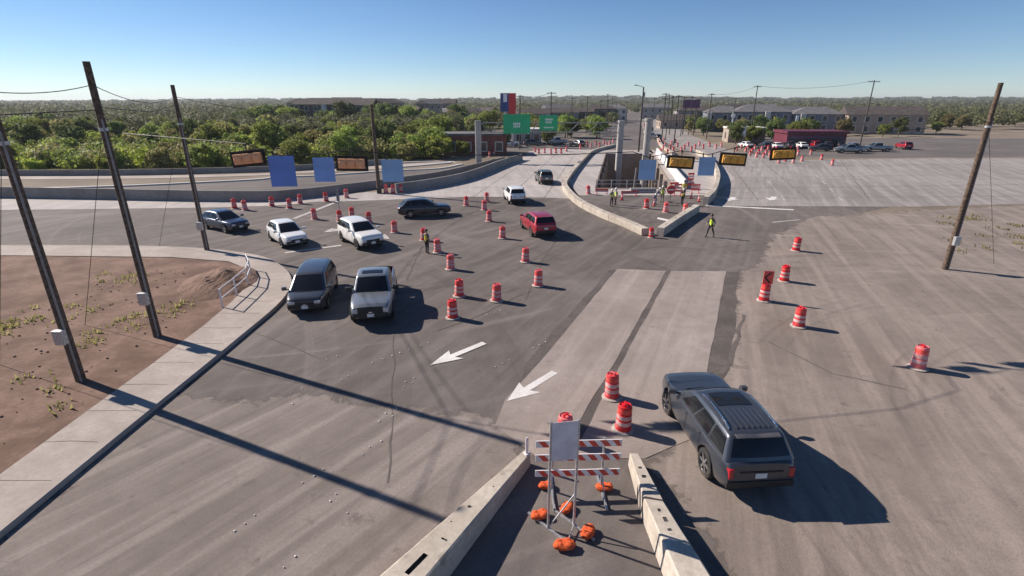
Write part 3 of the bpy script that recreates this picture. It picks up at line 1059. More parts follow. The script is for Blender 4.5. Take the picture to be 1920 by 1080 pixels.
NEAR = 'traffic drums around the junction'
DR = [
    ((3.59, 15.97), 'farther of the pair of orange drums beside the dark vehicle'),
    ((3.60, 14.05), 'nearer of the pair of orange drums beside the dark vehicle'),
    ((1.64, 13.47), 'orange drum standing directly behind the striped barricade sign'),
    ((-2.91, 23.18), 'nearest orange drum of the left curving row, just right of the silver pickup\'s shadow'),
    ((-0.83, 25.48), 'orange drum standing alone between the two curving rows, left of the concrete lanes'),
    ((-2.89, 26.19), 'second nearest orange drum of the left curving row'),
    ((1.51, 27.84), 'nearest orange drum of the right curving row, by the concrete lanes'),
    ((-3.89, 30.94), 'third nearest orange drum of the left curving row'),
    ((0.89, 32.55), 'second nearest orange drum of the right curving row'),
    ((-5.24, 34.86), 'orange drum right beside the lone worker in the junction'),
    ((-6.74, 38.11), 'orange drum just behind the lone worker in the junction'),
    ((-0.75, 38.76), 'orange drum to the left of the red vehicle'),
    ((-9.54, 40.66), 'orange drum to the right of the white boxy vehicle, in front of the dark crossover'),
    ((-2.04, 44.81), 'lowest of three orange drums close together near the white rear-facing car'),
    ((-2.72, 49.81), 'middle of three orange drums close together near the white rear-facing car'),
    ((-2.67, 54.37), 'farthest of three orange drums close together near the white rear-facing car'),
    ((-4.68, 51.99), 'orange drum just in front of the dark crossover'),
    ((-12.54, 44.17), 'rightmost orange drum of the short row behind the white boxy vehicle'),
    ((-14.68, 46.37), 'third from left orange drum of the short row behind the white boxy vehicle'),
    ((-15.27, 44.81), 'orange drum at the foot of the thin grey sign post'),
    ((-17.86, 45.69), 'leftmost orange drum of the short row behind the white boxy vehicle'),
    ((-22.14, 50.61), 'orange drum nearest the camera of the far left row, above the white crossover'),
    ((-24.38, 51.71), 'third from left orange drum along the pale concrete strip'),
    ((-26.16, 49.81), 'second from left orange drum, above the dark blue car'),
    ((-27.61, 50.61), 'leftmost orange drum, above the roof of the dark blue car'),
    ((-22.07, 53.16), 'fifth from left orange drum along the pale concrete strip'),
    ((-19.76, 54.37), 'orange drum left of the thin sign post on the pale concrete strip'),
    ((-18.29, 56.62), 'orange drum right of the thin sign post on the pale concrete strip'),
    ((16.13, 28.68), 'orange drum on the dusty shoulder behind the chevron drum'),
    ((13.56, 22.16), 'orange drum on the dusty shoulder nearest the dark vehicle'),
    ((20.26, 35.27), 'orange drum farthest back on the dusty shoulder'),
    ((13.38, 50.61), 'left orange drum of three in a row in front of the workers on the island'),
    ((14.78, 48.78), 'middle orange drum of three in a row in front of the workers on the island'),
    ((16.39, 48.03), 'right orange drum of three in a row in front of the workers on the island'),
    ((8.78, 59.05), 'lone orange drum on the left of the island near the cut'),
    ((-14.65, 59.78), 'left orange drum of three at the end of the curved wall'),
    ((-13.76, 59.42), 'middle orange drum of three at the end of the curved wall'),
    ((-13.05, 60.16), 'right orange drum of three at the end of the curved wall'),
    ((16.20, 18.13), 'orange drum on the dust at the far right'),
]
for xy, lab in DR:
    drum(xy, lab, NEAR)
# drum with its low cap at the very tip of the island, leaning between the two barriers
drum((10.92, 39.09), 'short orange drum wedged at the tip of the island between two barriers', NEAR, sc_=0.8)

# the taller drum carrying a chevron board
ch = thing('chevron_drum', (13.45, 25.48), R(-8), 'tall orange drum carrying an orange board with a black chevron', 'traffic drum', NEAR)
for c in drum0.children:
    k = c.copy()
    col.objects.link(k)
    k.parent = ch
q = MB()
q.box((0, 0, 1.32), (0.50, 0.03, 0.72))
q.build('chevron_board', 'drum_band', ch, (0.02, -0.03, 0), bevel=0.008)
q = MB()
for sy in (1, -1):
    q.add([(0.15, -0.019, 1.32 + sy * 0.29), (-0.10, -0.019, 1.32), (-0.21, -0.019, 1.32), (0.04, -0.019, 1.32 + sy * 0.29)], [(0, 1, 2, 3) if sy > 0 else (3, 2, 1, 0)])
q.build('chevron_mark', 'black_plastic', ch, (0.02, -0.03, 0))

far_me = drum_single()


def far_drums(pts, label, group):
    for p in pts:
        o = link_mesh('traffic_drum', far_me, None, (p[0], p[1], 0), (0, 0, rj.uniform(0, 6)))
        tag(o, label, 'traffic drum', group)


far_drums([(5.46, 107.97), (6.73, 109.12), (7.93, 107.40), (9.05, 109.12), (10.05, 107.97), (11.62, 112.75), (4.85, 111.51)], 'small distant orange drum in the row across the end of the pale carriageway', 'far row across the carriageway')
far_drums([(16.77, 125.16), (18.21, 128.28), (18.23, 122.17), (20.52, 129.90), (20.43, 123.65), (23.05, 133.26), (22.31, 125.16), (23.92, 129.90), (15.23, 117.95), (26.12, 136.80)], 'small distant orange drum in the cluster left of the first tall column', 'far cluster by the column')
far_drums([(30.37, 107.97), (33.31, 116.61), (31.47, 106.83), (35.23, 117.95), (36.18, 125.16), (34.41, 112.75), (36.53, 131.56), (38.62, 123.65), (38.44, 117.95), (42.10, 126.70), (41.29, 119.33), (45.33, 128.28), (43.09, 119.33), (46.65, 125.16), (45.98, 119.33), (48.84, 123.65), (35.73, 111.51), (38.28, 112.75), (39.08, 129.90), (42.07, 136.80), (40.62, 142.46)],
          'small distant orange drum scattered beyond the cut left of the car park', 'far drums beyond the cut')
far_drums([(52.02, 116.61), (49.67, 109.12), (54.15, 117.95), (49.96, 106.83), (53.89, 114.00), (50.95, 105.72), (56.50, 116.61), (54.32, 110.31), (56.39, 112.75), (48.47, 93.07), (48.59, 90.56), (46.10, 90.56), (59.47, 112.75), (62.28, 115.29), (51.41, 93.07), (59.95, 105.72),
           (56.41, 95.73), (53.47, 87.41), (49.37, 111.51), (46.80, 103.56), (46.68, 100.48), (47.55, 99.50), (50.19, 102.52), (48.30, 96.64), (50.78, 99.50), (53.52, 102.52), (52.80, 98.53), (56.81, 104.63), (51.76, 119.33), (48.48, 114.00), (55.82, 123.65), (57.27, 122.17)], 'small distant orange drum in the field of drums near the burgundy building', 'far drums near the burgundy building')
far_drums([(-4.32, 101.49), (-3.60, 104.63), (-2.84, 107.97)], 'small distant orange drum behind the wall under the sign gantry', 'far drums under the gantry')

# ------------------------------------------------------------------ red and white panels, barricade frames on the island
def red_panel(xy, w, h, rz, label):
    t = thing('barricade_panel', xy, rz, label, 'barricade')
    for sx in (-1, 1):
        q = MB()
        q.box((sx * w * 0.38, 0, h / 2), (0.06, 0.06, h))
        q.box((sx * w * 0.38, 0, 0.03), (0.08, 0.7, 0.06))
        q.build('post', 'drum_orange', t)
    nb = max(2, int(h / 0.36))
    for k in range(nb):
        q = MB()
        q.box((0, -0.045, h - 0.14 - k * (h - 0.3) / nb), (w, 0.03, 0.22))
        q.build('board', 'drum_orange' if k % 2 == 0 else 'drum_white', t)


red_panel((21.82, 63.30), 0.75, 1.9, R(5), 'tall orange boarded frame standing right of the workers on the island')
red_panel((18.81, 58.34), 0.9, 1.35, R(-6), 'orange boarded frame just right of the round red sign')
red_panel((13.31, 58.16), 2.0, 0.55, R(4), 'low orange board leaning by the near edge of the cut')
# round do-not-enter sign on a stand
t = thing('round_sign', (16.72, 54.06), R(4), 'red round sign with a pale bar on a short stand among the workers', 'sign')
q = MB()
q.tube((0, 0.03, 0), (0, 0.03, 1.1), 0.03, 0.03, 8)
q.box((0, 0.03, 0.03), (0.7, 0.08, 0.06))
q.box((0, 0.03, 0.031), (0.08, 0.7, 0.058))
q.build('stand', 'steel_dark', t)
q = MB()
q.lathe([(0.46, -0.02), (0.46, 0.02)], 24, 0, (0, 0, 1.3), 'Y')
q.build('disc', 'sign_red', t)
q = MB()
q.box((0, -0.026, 1.3), (0.64, 0.012, 0.15))
q.build('bar', 'board_white', t)
red_panel((19.38, 61.69), 1.1, 1.0, R(12), 'short orange boarded frame behind the round red sign')
red_panel((21.30, 59.78), 1.0, 1.1, R(-10), 'orange boarded frame at the right side of the island below the tall frame')
red_panel((10.37, 59.42), 1.5, 0.6, R(-6), 'low orange board at the left end of the rail fence')


def cone(xy, label):
    t = thing('traffic_cone', xy, rj.uniform(0, 3), label, 'traffic cone', 'cones on the island')
    q = MB()
    q.box((0, 0, 0.02), (0.38, 0.38, 0.04))
    q.build('base', 'black_plastic', t, bevel=0.008)
    q = MB()
    q.lathe([(0.145, 0.04), (0.03, 0.71), (0.02, 0.72)], 14)
    q.build('body', 'drum_orange', t, smooth=40)
    q = MB()
    q.lathe([(0.094, 0.36), (0.072, 0.49)], 14, cap=False)
    q.build('collar', 'sign_white', t, smooth=40)


cone((14.49, 51.99), 'orange cone just right of the left island drum')
cone((19.71, 56.29), 'orange cone right of the workers below the tall orange frame')
cone((19.87, 54.37), 'orange cone by the start of the curved tall barriers')
cone((11.89, 55.31), 'orange cone right of the two workers on the island')
# stacked steel plates and pipes lying by the cut
t = thing('pipe_stack', (15.30, 60.16), R(3), 'grey pipes stacked on the ground at the near edge of the cut', 'pipes')
for k, (dy, dz) in enumerate(((-0.3, 0.14), (0.0, 0.14), (0.3, 0.14), (-0.15, 0.40), (0.15, 0.40))):
    q = MB()
    q.tube((-1.5, dy, dz), (1.5, dy, dz), 0.14, 0.14, 12)
    q.build('pipe', 'column_concrete', t, smooth=40)
# pale T-shaped timber left on the asphalt of the island
q = MB()
q.box((0, 0, 0.06), (2.0, 0.16, 0.12))
q.box((0.95, 0.0, 0.18), (0.18, 1.3, 0.12))
o = q.build('timber', 'board_white', None, (13.81, 45.02) + (0,), (0, 0, R(-55)), bevel=0.015)
tag(o, 'pale T-shaped timber lying on the island beside the right barriers', 'timber')

# ------------------------------------------------------------------ striped barricade in the foreground
bt = thing('striped_barricade', (1.76, 11.30, 0), R(2), 'three-board barricade striped red and white behind the sign stand', 'barricade')
BW = 2.28


def striped_board(z, parent):
    b_ = MB()
    b_.box((0, 0, 0), (BW, 0.03, 0.205))
    o = b_.build('board', 'board_white', parent, (0, -0.05, z), bevel=0.006)
    nst = 7
    for k in range(nst):
        x0 = -BW / 2 + 0.06 + k * BW / nst
        q = MB()
        dx = 0.17
        pts = [(x0, 0.095), (x0 + dx, 0.095), (x0 + dx + 0.10, -0.02), (x0 + dx + 0.04, -0.095), (x0 + dx - 0.10, -0.06), (x0 - 0.02, 0.04)]
        pts = [(x0, 0.096), (min(x0 + dx, BW / 2 - .005), 0.096), (min(x0 + dx + 0.15, BW / 2 - .005), -0.096), (min(x0 + 0.15, BW / 2 - .01), -0.096)]
        for yy, rev in ((-0.018, 1), (0.018, 0)):
            vs = [(p[0], yy, p[1]) for p in pts]
            q.add(vs, [(3, 2, 1, 0) if rev else (0, 1, 2, 3)])
        q.build('stripe', 'board_red', o)
    return o


for z in (0.62, 1.12, 1.56):
    striped_board(z, bt)
for sx in (-0.68, 0.68):
    q = MB()
    q.box((sx, 0, 0.86), (0.05, 0.05, 1.66))
    q.build('upright', 'galvanised', bt)
    q = MB()
    q.box((sx, -0.05, 0.03), (0.055, 1.5, 0.055))
    q.build('foot', 'galvanised', bt)
    q = MB()
    q.tube((sx, -0.55, 0.05), (sx, -0.0, 0.55), 0.016, 0.016, 6)
    q.build('brace', 'galvanised', bt)

# sign on two posts with skids, its bare back towards the camera
ss = thing('sign_stand', (1.22, 9.98, 0), R(9), 'blank pale sign back on two galvanised posts in front of the barricade', 'sign')
for sx in (-0.33, 0.33):
    q = MB()
    q.box((sx, 0, 1.58), (0.05, 0.05, 3.12))
    q.build('post', 'galvanised', ss, bevel=0.004)
    q = MB()
    q.box((sx, 0.02, 0.03), (0.055, 1.35, 0.055))
    q.build('skid', 'galvanised', ss, rot=(0, 0, R(34)), loc=(sx - sx * math.cos(R(34)), -sx * math.sin(R(34)), 0))
q = MB()
q.box((0, -0.036, 2.60), (0.61, 0.014, 1.06))
q.build('sign_panel', 'sign_back', ss, bevel=0.003)
for z in (2.3, 2.9):
    q = MB()
    q.box((0, 0.038, z), (0.70, 0.022, 0.05))
    q.build('cross_bracket', 'galvanised', ss)
q = MB()
q.tube((0.31, -0.03, 1.02), (-0.31, -0.03, 0.10), 0.02, 0.02, 6)
q.build('diagonal_brace', 'galvanised', ss)
q = MB()
q.tube((0.33, -0.035, 0.09), (-0.02, -0.62, 0.06), 0.016, 0.016, 6)
q.build('stay', 'galvanised', ss)


def sandbag_mesh(seed):
    rr = random.Random(seed)
    bm = bmesh.new()
    bmesh.ops.create_grid(bm, x_segments=14, y_segments=10, size=1.0)
    vs0 = [v.co.copy() for v in bm.verts]
    bm.free()
    bm = bmesh.new()
    bmesh.ops.create_uvsphere(bm, u_segments=18, v_segments=12, radius=1.0)
    ph = [rr.uniform(0, 6.28) for _ in range(6)]
    for v in bm.verts:
        x, y, z = v.co
        # boxy pillow outline with gathered ends, sagging over the skid in the middle
        sx = math.copysign(abs(x) ** 0.6, x)
        sy = math.copysign(abs(y) ** 0.7, y)
        pinch = 1 - 0.35 * abs(sx) ** 3
        h = 0.105 * (z if z > 0 else z * 0.9) * (1 - 0.42 * math.exp(-(sx / 0.22) ** 2))
        wr = 0.011 * math.sin(7 * sx + ph[0]) + 0.008 * math.sin(9 * sy + 4 * sx + ph[1]) + 0.006 * math.sin(13 * sx - 6 * sy + ph[2])
        v.co = Vector((sx * 0.30 + wr, sy * 0.19 * pinch + wr, h + wr * (1 if z > 0 else 0.2) + 0.095))
    me = bpy.data.meshes.new('sandbag')
    bm.to_mesh(me)
    bm.free()
    me.polygons.foreach_set('use_smooth', [True] * len(me.polygons))
    me.materials.append(MATS['sandbag_orange'])
    return me


SB = [((0.72, 10.31), 20, 1.0, 'crumpled orange sandbag on the left skid of the sign stand, far end'),
      ((1.42, 10.55), 55, 0.9, 'crumpled orange sandbag at the foot of the right sign post'),
      ((1.86, 9.76), 60, 1.0, 'crumpled orange sandbag at the near end of the right skid'),
      ((1.25, 9.36), 5, 1.05, 'crumpled orange sandbag at the near end of the left skid, closest to the camera'),
      ((0.94, 11.39), 10, 0.85, 'orange sandbag on the left foot of the striped barricade'),
      ((2.52, 11.31), 0, 0.95, 'orange sandbag on the right foot of the striped barricade')]
for k, (xy, a, s_, lab) in enumerate(SB):
    o = link_mesh('sandbag', sandbag_mesh(20 + k), None, (xy[0], xy[1], 0.015), (0, 0, R(a)))
    o.scale = (s_ * 0.84, s_ * 0.84, s_ * 0.84)
    tag(o, lab, 'sandbag', 'sandbags')

# ------------------------------------------------------------------ span wire signals and blank panels
def signal_head(pos, w, roll, housing, label, yaw=0.0):
    s_ = w / 1.32
    t = thing('traffic_signal', pos, R(yaw), label, 'traffic signal', 'span wire traffic signals')
    t.rotation_euler = (0, R(roll), R(yaw))
    t.scale = (s_, s_, s_)
    q = MB()
    # backplate frame round the housing
    for c, sz in (((0, 0, 0.255), (1.32, 0.03, 0.11)), ((0, 0, -0.255), (1.32, 0.03, 0.11)), ((-0.60, 0, 0), (0.12, 0.03, 0.402)), ((0.60, 0, 0), (0.12, 0.03, 0.402))):
        q.box(c, sz)
    q.build('backplate', 'backplate_black', t)
    for k in (-1, 0, 1):
        q = MB()
        q.box((k * 0.357, -0.07, 0), (0.352, 0.20, 0.39), taper=1.0)
        sec = q.build('signal_section', housing, t, bevel=0.03, seg=2)
        q = MB()
        q.lathe([(0.145, -0.03), (0.12, -0.06), (0.03, -0.075)], 14, 0, (k * 0.357, -0.155, 0), 'Y', cap=True)
        q.build('rear_cover', housing, sec, smooth=40)
        q = MB()
        q.lathe([(0.155, 0.03), (0.155, 0.22), (0.148, 0.22), (0.148, 0.035), (0.01, 0.035)], 14, 0, (k * 0.357, 0.02, 0), 'Y', cap=False)
        q.build('visor', 'backplate_black', sec, smooth=40)
    q = MB()
    q.tube((0, 0, 0.30), (0, 0, 0.55), 0.025, 0.025, 8)
    q.box((0, 0, 0.52), (0.10, 0.07, 0.09))
    q.build('hanger', 'steel_dark', t)
    return t


def blank_panel(pos, w, h, mat, label, yaw=0.0, roll=0.0):
    t = thing('blank_sign', pos, R(yaw), label, 'sign', 'blank blue sign panels')
    t.rotation_euler = (0, R(roll), R(yaw))
    q = MB()
    q.box((0, 0, 0), (w, 0.012, h))
    q.build('panel', mat, t, bevel=0.004)
    for sx in (-1, 1):
        q = MB()
        q.box((sx * w * 0.28, 0.02, h * 0.5 + 0.06), (0.05, 0.03, 0.22))
        q.build('hanger', 'steel_dark', t)
    return t


sig = [signal_head((-9.53, 19.00, 8.07), 1.20, -5, 'signal_orange', 'leftmost signal head with a flat orange back and black frame', 6),
       signal_head((-5.93, 19.40, 7.85), 1.18, 1, 'signal_orange', 'signal head with orange back and black frame hanging over the side street', 2),
       signal_head((7.40, 23.00, 7.50), 1.18, 3, 'signal_yellow', 'signal head with amber back hanging between the two right-hand blue panels', -3),
       signal_head((9.84, 23.40, 7.59), 1.18, 3, 'signal_yellow', 'signal head with amber back hanging over the right-hand carriageway', -4),
       signal_head((12.75, 24.80, 7.69), 1.18, -3, 'signal_yellow', 'rightmost signal head with amber back hanging before the burgundy building', -5)]
pan = [blank_panel((-8.41, 19.10, 7.60), 0.92, 1.11, 'sign_cobalt', 'largest blank panel, deep blue, between the two left signal heads', 5),
       blank_panel((-6.95, 19.30, 7.63), 0.76, 0.88, 'sign_blue', 'blank blue panel just left of the signal over the side street', 3),
       blank_panel((-4.49, 19.60, 7.56), 0.80, 0.82, 'sign_steel_blue', 'blank light blue panel just right of the tall wooden pole', 1),
       blank_panel((5.92, 22.80, 7.20), 0.72, 0.86, 'sign_steel_blue', 'blank light blue panel hanging before the dark cut', -2),
       blank_panel((8.64, 23.20, 7.30), 0.72, 0.81, 'sign_steel_blue', 'blank light blue panel between the two amber signal heads', -3)]

# strain poles out on the left and right that carry the span wires
def strain_pole(xy, h, label, r=0.17):
    t = thing('strain_pole', xy, 0, label, 'pole', 'strain poles of the temporary signals')
    q = MB()
    q.tube((0, 0, 0), (0, 0, h), r, r * 0.72, 14)
    q.build('shaft', 'pole_wood', t, smooth=40)
    q = MB()
    q.lathe([(r * 0.95, 0), (r * 0.95, 0.12)], 12, 0, (0, 0, h * 0.78))
    q.build('clamp', 'galvanised', t)
    q = MB()
    q.box((0, -r - 0.09, 1.9), (0.36, 0.2, 0.55))
    q.build('cabinet', 'galvanised', t, bevel=0.015)
    q = MB()
    q.path([(r * 0.75, -r * 0.75, 0), (r * 0.72, -r * 0.72, h * 0.4), (r * 0.58, -r * 0.58, h * 0.82)], 0.035, 6)
    q.build('conduit', 'insulator', t)
    sg = -1 if t.location.x < 0 else 1
    q = MB()
    q.tube((0, 0, h * 0.80), (sg * 4.2, 1.2, 0.0), 0.012, 0.012, 5)
    q.build('guy_wire', 'wire_black', t)
    return t


PL = [((-15.9, 20.85, 0.11), 11.3, 'thick wooden strain pole at the left nearest the sidewalk'),
      ((-16.3, 17.0, 0.11), 11.0, 'thick wooden strain pole at the far left, nearest the camera'),
      ((-21.6, 35.0, 0.0), 11.0, 'thick wooden strain pole left of the white crossover at the kerb'),
      ((27.5, 31.0, 0.0), 11.0, 'thick wooden strain pole on the dusty shoulder at the right')]
for p, h, lab in PL:
    strain_pole(p, h, lab)


def span(pts, label, r=0.018):
    q = MB()
    o0 = Vector(pts[0])
    P = [Vector(p) - o0 for p in pts]
    q.path(P, r, 6)
    o = q.build('span_wire', 'wire_black', None, o0)
    tag(o, label, 'wire', 'span wires')


def top(o, dz):
    return (o.location.x, o.location.y, o.location.z + dz)


lefts = sorted([(o, 0.55) for o in sig[:2]] + [(o, 0.5) for o in pan[:3]], key=lambda a: a[0].location.x)
for o, dz in lefts[:0]:
    pass
span([(-15.9, 20.85, 8.9)] + [top(s_, 0.56 * s_.scale.x) if s_ in sig else top(s_, 0.56) for s_, _ in lefts] + [(2.0, 20.6, 8.05), (5.0, 21.8, 8.05)] +
     [top(pan[3], 0.53), top(sig[2], 0.50), top(pan[4], 0.50), top(sig[3], 0.50), top(sig[4], 0.50), (27.5, 31.0, 8.9)], 'thin black wire carrying the row of signals and blank panels')
span([(-16.3, 17.0, 9.6), (-15.9, 20.85, 9.7)], 'thin black wire between the two left strain poles')
span([(-21.6, 35.0, 9.8), (-18.7, 27.9, 9.5), (-15.9, 20.85, 9.8)], 'thin black wire from the kerb strain pole to the left strain pole')

# pale pipe railing at the back of the corner sidewalk
pr = thing('pipe_railing', (-14.75, 24.2, 0.12), 0, 'short pale pipe railing at the back of the corner sidewalk', 'railing')
prl = [(0, 0), (-0.15, 1.7), (-0.35, 3.4), (-0.95, 5.0), (-1.75, 6.3)]
for p in prl:
    q = MB()
    q.tube((p[0], p[1], -0.05), (p[0], p[1], 1.02), 0.045, 0.045, 8)
    q.build('post', 'board_white', pr)
for z in (0.5, 1.0):
    q = MB()
    q.path([(p[0], p[1], z) for p in prl], 0.03, 8)
    q.build('rail', 'board_white', pr)

# ------------------------------------------------------------------ poles and lamps
def utility_pole(top3, label, arm=2.0, mat='pole_dark', r=0.15, arms=1, group='utility poles'):
    x, y, h = top3
    t = thing('utility_pole', (x, y, 0), R(rj.uniform(-25, 25)), label, 'pole', group)
    q = MB()
    q.tube((0, 0, 0), (0, 0, h), r, r * 0.7, 10)
    q.build('shaft', mat, t, smooth=40)
    for k in range(arms):
        q = MB()
        q.box((0, 0, h - 0.35 - k * 1.0), (arm, 0.12, 0.12))
        a = q.build('crossarm', mat, t)
        for sx in (-0.45, -0.2, 0.2, 0.45):
            q = MB()
            q.lathe([(0.06, 0), (0.07, 0.1), (0.03, 0.2)], 6, 0, (sx * arm, 0, h - 0.29 - k))
            q.build('insulator', 'insulator', a)
    return t


utility_pole((1.73, 118.00, 11.36), 'utility pole rising just right of the blue and red pylon sign', 1.6)
utility_pole((9.50, 132.00, 12.24), 'tall utility pole rising above the smaller green sign', 2.2)
utility_pole((19.30, 175.00, 11.38), 'distant utility pole, first right of the green signs', 2.4)
utility_pole((27.01, 195.00, 11.89), 'distant utility pole, second right of the green signs', 2.4)
utility_pole((38.82, 138.00, 12.09), 'tall dark utility pole first right of the street lamp', 2.0, arms=2)
utility_pole((50.67, 172.00, 11.67), 'distant utility pole between two taller ones right of the street lamp', 2.4)
utility_pole((39.66, 130.00, 11.50), 'tall dark utility pole second right of the street lamp', 1.4)
utility_pole((55.51, 152.00, 12.17), 'utility pole rising left of the grey-blue apartments', 2.2)
utility_pole((61.19, 137.00, 13.82), 'tallest utility pole, in front of the right grey-blue apartments', 2.0)
utility_pole((50.73, 240.00, 10.13), 'distant utility pole by the far avenue', 2.4, r=0.16)
utility_pole((67.73, 210.00, 10.88), 'distant utility pole near the purple sign', 2.4, r=0.16)
for k, (yy, sd) in enumerate(((150, -1), (168, 1), (186, -1), (205, 1), (228, -1), (252, 1), (285, -1), (320, 1))):
    cx_ = 47 + (yy - 190) * 0.225
    utility_pole((cx_ + sd * 13.5, yy, 10.5 + (k % 3)), ORD[k] + ' nearest of the thin poles lining the far avenue', 1.2, r=0.11, group='thin poles along the far avenue')
utility_pole((78.80, 120.00, 14.42), 'utility pole far to the right beyond the burgundy building', 2.2)
for u_, lab in (((49.72, 190.00, 11.32), 'thin utility pole just right of the round column'), ((43.26, 150.00, 11.87), 'utility pole between the two tall dark ones right of the street lamp'),
                ((62.22, 182.00, 11.10), 'utility pole right of the purple sign board'), ((35.38, 200.00, 10.84), 'utility pole left of the first tall column'), ((52.16, 165.00, 11.45), 'utility pole just left of the purple sign board'),
                ((70.51, 172.00, 11.36), 'utility pole between the two grey-blue apartment blocks')):
    utility_pole(u_, lab, 1.8, r=0.13)
# tall bare pole in the left middle distance
t = thing('wooden_pole', (-15.46, 59.78), 0, 'tall bare brown wooden pole beside the curved wall', 'pole')
q = MB()
q.tube((0, 0, 0), (0, 0, 9.7), 0.24, 0.15, 12)
q.build('shaft', 'pole_wood', t, smooth=40)
q = MB()
q.box((0.1, -0.26, 0.35), (0.5, 0.3, 0.7))
q.build('meter_box', 'pole_dark', t, bevel=0.02)
# thin grey sign post among the left drums
t = thing('sign_post', (-15.36, 45.24), R(-12), 'thin grey post with a narrow green-grey plate among the left drums', 'sign')
q = MB()
q.box((0, 0, 1.35), (0.06, 0.06, 2.7))
q.build('post', 'galvanised', t)
q = MB()
q.box((0, -0.04, 2.25), (0.30, 0.02, 1.05))
q.build('plate', 'stucco_grey', t, bevel=0.004)
# street lamp beyond the cut
x, y, h = (26.83, 112.00, 12.82)
t = thing('street_lamp', (x, y, 0), 0, 'dark street lamp with a short arm and luminaire beyond the cut', 'street lamp')
q = MB()
q.tube((0, 0, 0), (0, 0, h), 0.20, 0.13, 12)
q.build('pole', 'pole_dark', t, smooth=40)
q = MB()
q.path([(0, 0, h - 0.1), (-0.7, 0, h + 0.15), (-1.35, 0, h + 0.32)], 0.05, 8)
q.build('arm', 'pole_dark', t)
q = MB()
q.box((-1.6, 0, h + 0.33), (0.75, 0.3, 0.16), taper=0.7)
q.build('luminaire', 'pole_dark', t, bevel=0.03)
q = MB()
q.lathe([(0.2, 0), (0.2, 0.9)], 10, 0, (0.22, 0, h - 1.9))
q.build('transformer', 'insulator', t)

# ------------------------------------------------------------------ sign gantry with its two columns
gy = 92.0
gx0 = (-5.84, 92.00, 0.39)[0]
gx1 = (18.70, 92.00, 0.39)[0]
gt = thing('sign_gantry', (gx0, gy, 0), 0, 'grey overhead sign gantry carrying two green road signs', 'sign gantry')
ztop = (-5.74, 92.00, 6.97)[2]
for xx, zb in ((0, 0.0), (gx1 - gx0, -6.2)):
    q = MB()
    q.prism([(xx - 0.5, -0.4), (xx - 0.38, -0.52), (xx + 0.38, -0.52), (xx + 0.5, -0.4), (xx + 0.5, 0.4), (xx + 0.38, 0.52), (xx - 0.38, 0.52), (xx - 0.5, 0.4)], zb, ztop)
    q.build('column', 'column_concrete', gt)
for zz in (ztop - 1.9, ztop - 0.35):
    for yy in (-0.35, 0.35):
        q = MB()
        q.tube((0.5, yy, zz), (gx1 - gx0 - 0.5, yy, zz), 0.075, 0.075, 8)
        q.build('chord', 'truss_grey', gt)
nb = 14
for k in range(nb):
    xa = 0.5 + (gx1 - gx0 - 1.0) * k / nb
    xb = 0.5 + (gx1 - gx0 - 1.0) * (k + 1) / nb
    za, zb = (ztop - 1.9, ztop - 0.35) if k % 2 else (ztop - 0.35, ztop - 1.9)
    q = MB()
    q.tube((xa, -0.35, za), (xb, -0.35, zb), 0.045, 0.045, 6)
    q.tube((xa, 0.35, za), (xb, 0.35, zb), 0.045, 0.045, 6)
    q.build('lattice_bar', 'truss_grey', gt)


def green_sign(c, w, h, rows, label):
    t = thing('road_sign', c, 0, label, 'road sign', 'green overhead signs')
    q = MB()
    q.box((0, 0, 0), (w, 0.06, h))
    q.build('panel', 'sign_green', t, bevel=0.02)
    for zz in (h / 2 - 0.08, -h / 2 + 0.08):
        q = MB()
        q.box((0, -0.035, zz), (w - 0.2, 0.012, 0.05))
        q.build('border', 'sign_green', t)
    for (cx, cz, ww, hh, n) in rows:
        for k in range(n):
            q = MB()
            q.box((cx + (k - (n - 1) / 2) * ww / n, -0.037, cz), (ww / n * 0.66, 0.012, hh))
            q.build('legend', 'sign_white', t)
    q = MB()
    for sx in (-0.3, 0.3):
        q.box((sx * w, 0.12, 0), (0.10, 0.16, h * 0.9))
    q.build('mounting_rib', 'galvanised', t)
    return t


p = (0.81, 91.20, 6.43)
green_sign(p, 4.55, 3.15, [(0.0, 0.02, 1.25, 0.42, 4), (0.0, -0.42, 1.2, 0.26, 5)], 'larger green overhead road sign, left of the pair on the gantry')
p = (6.20, 91.20, 6.61)
green_sign(p, 3.1, 2.45, [(0.05, 0.55, 1.35, 0.3, 5), (0.0, 0.1, 1.1, 0.26, 4), (0.05, -0.75, 1.7, 0.2, 6)], 'smaller green overhead road sign, right of the pair on the gantry')
# second free-standing column to the right
cx, cy = (24.65, 97.00, 0.82)[:2]
q = MB()
q.lathe([(0.62, -6.2), (0.62, 6.7), (0.75, 6.75), (0.75, 7.2)], 20, 0)
o = q.build('bridge_column', 'column_concrete', None, (cx, cy, 0), smooth=40)
tag(o, 'round grey concrete column rising from the cut behind the street lamp', 'column')
# thin prop post leaning in the cut
q = MB()
q.tube((0, 0, -6.2), (0.5, 0.6, 1.6), 0.14, 0.14, 8)
o = q.build('prop_post', 'wall_concrete', None, ((16.35, 70.00, -0.70)[0], 70, 0))
tag(o, 'pale slanting prop post standing in the dark cut', 'post')

# sagging lines between the poles
def sagging(a, b_, sag, label, r=0.016):
    a, b_ = Vector(a), Vector(b_)
    pts = []
    for k in range(15):
        t_ = k / 14
        p = a.lerp(b_, t_)
        p.z -= sag * 4 * t_ * (1 - t_)
        pts.append(tuple(p))
    q = MB()
    o0 = Vector(pts[0])
    q.path([Vector(p) - o0 for p in pts], r, 5)
    o = q.build('power_line', 'wire_black', None, o0)
    tag(o, label, 'wire', 'power lines')


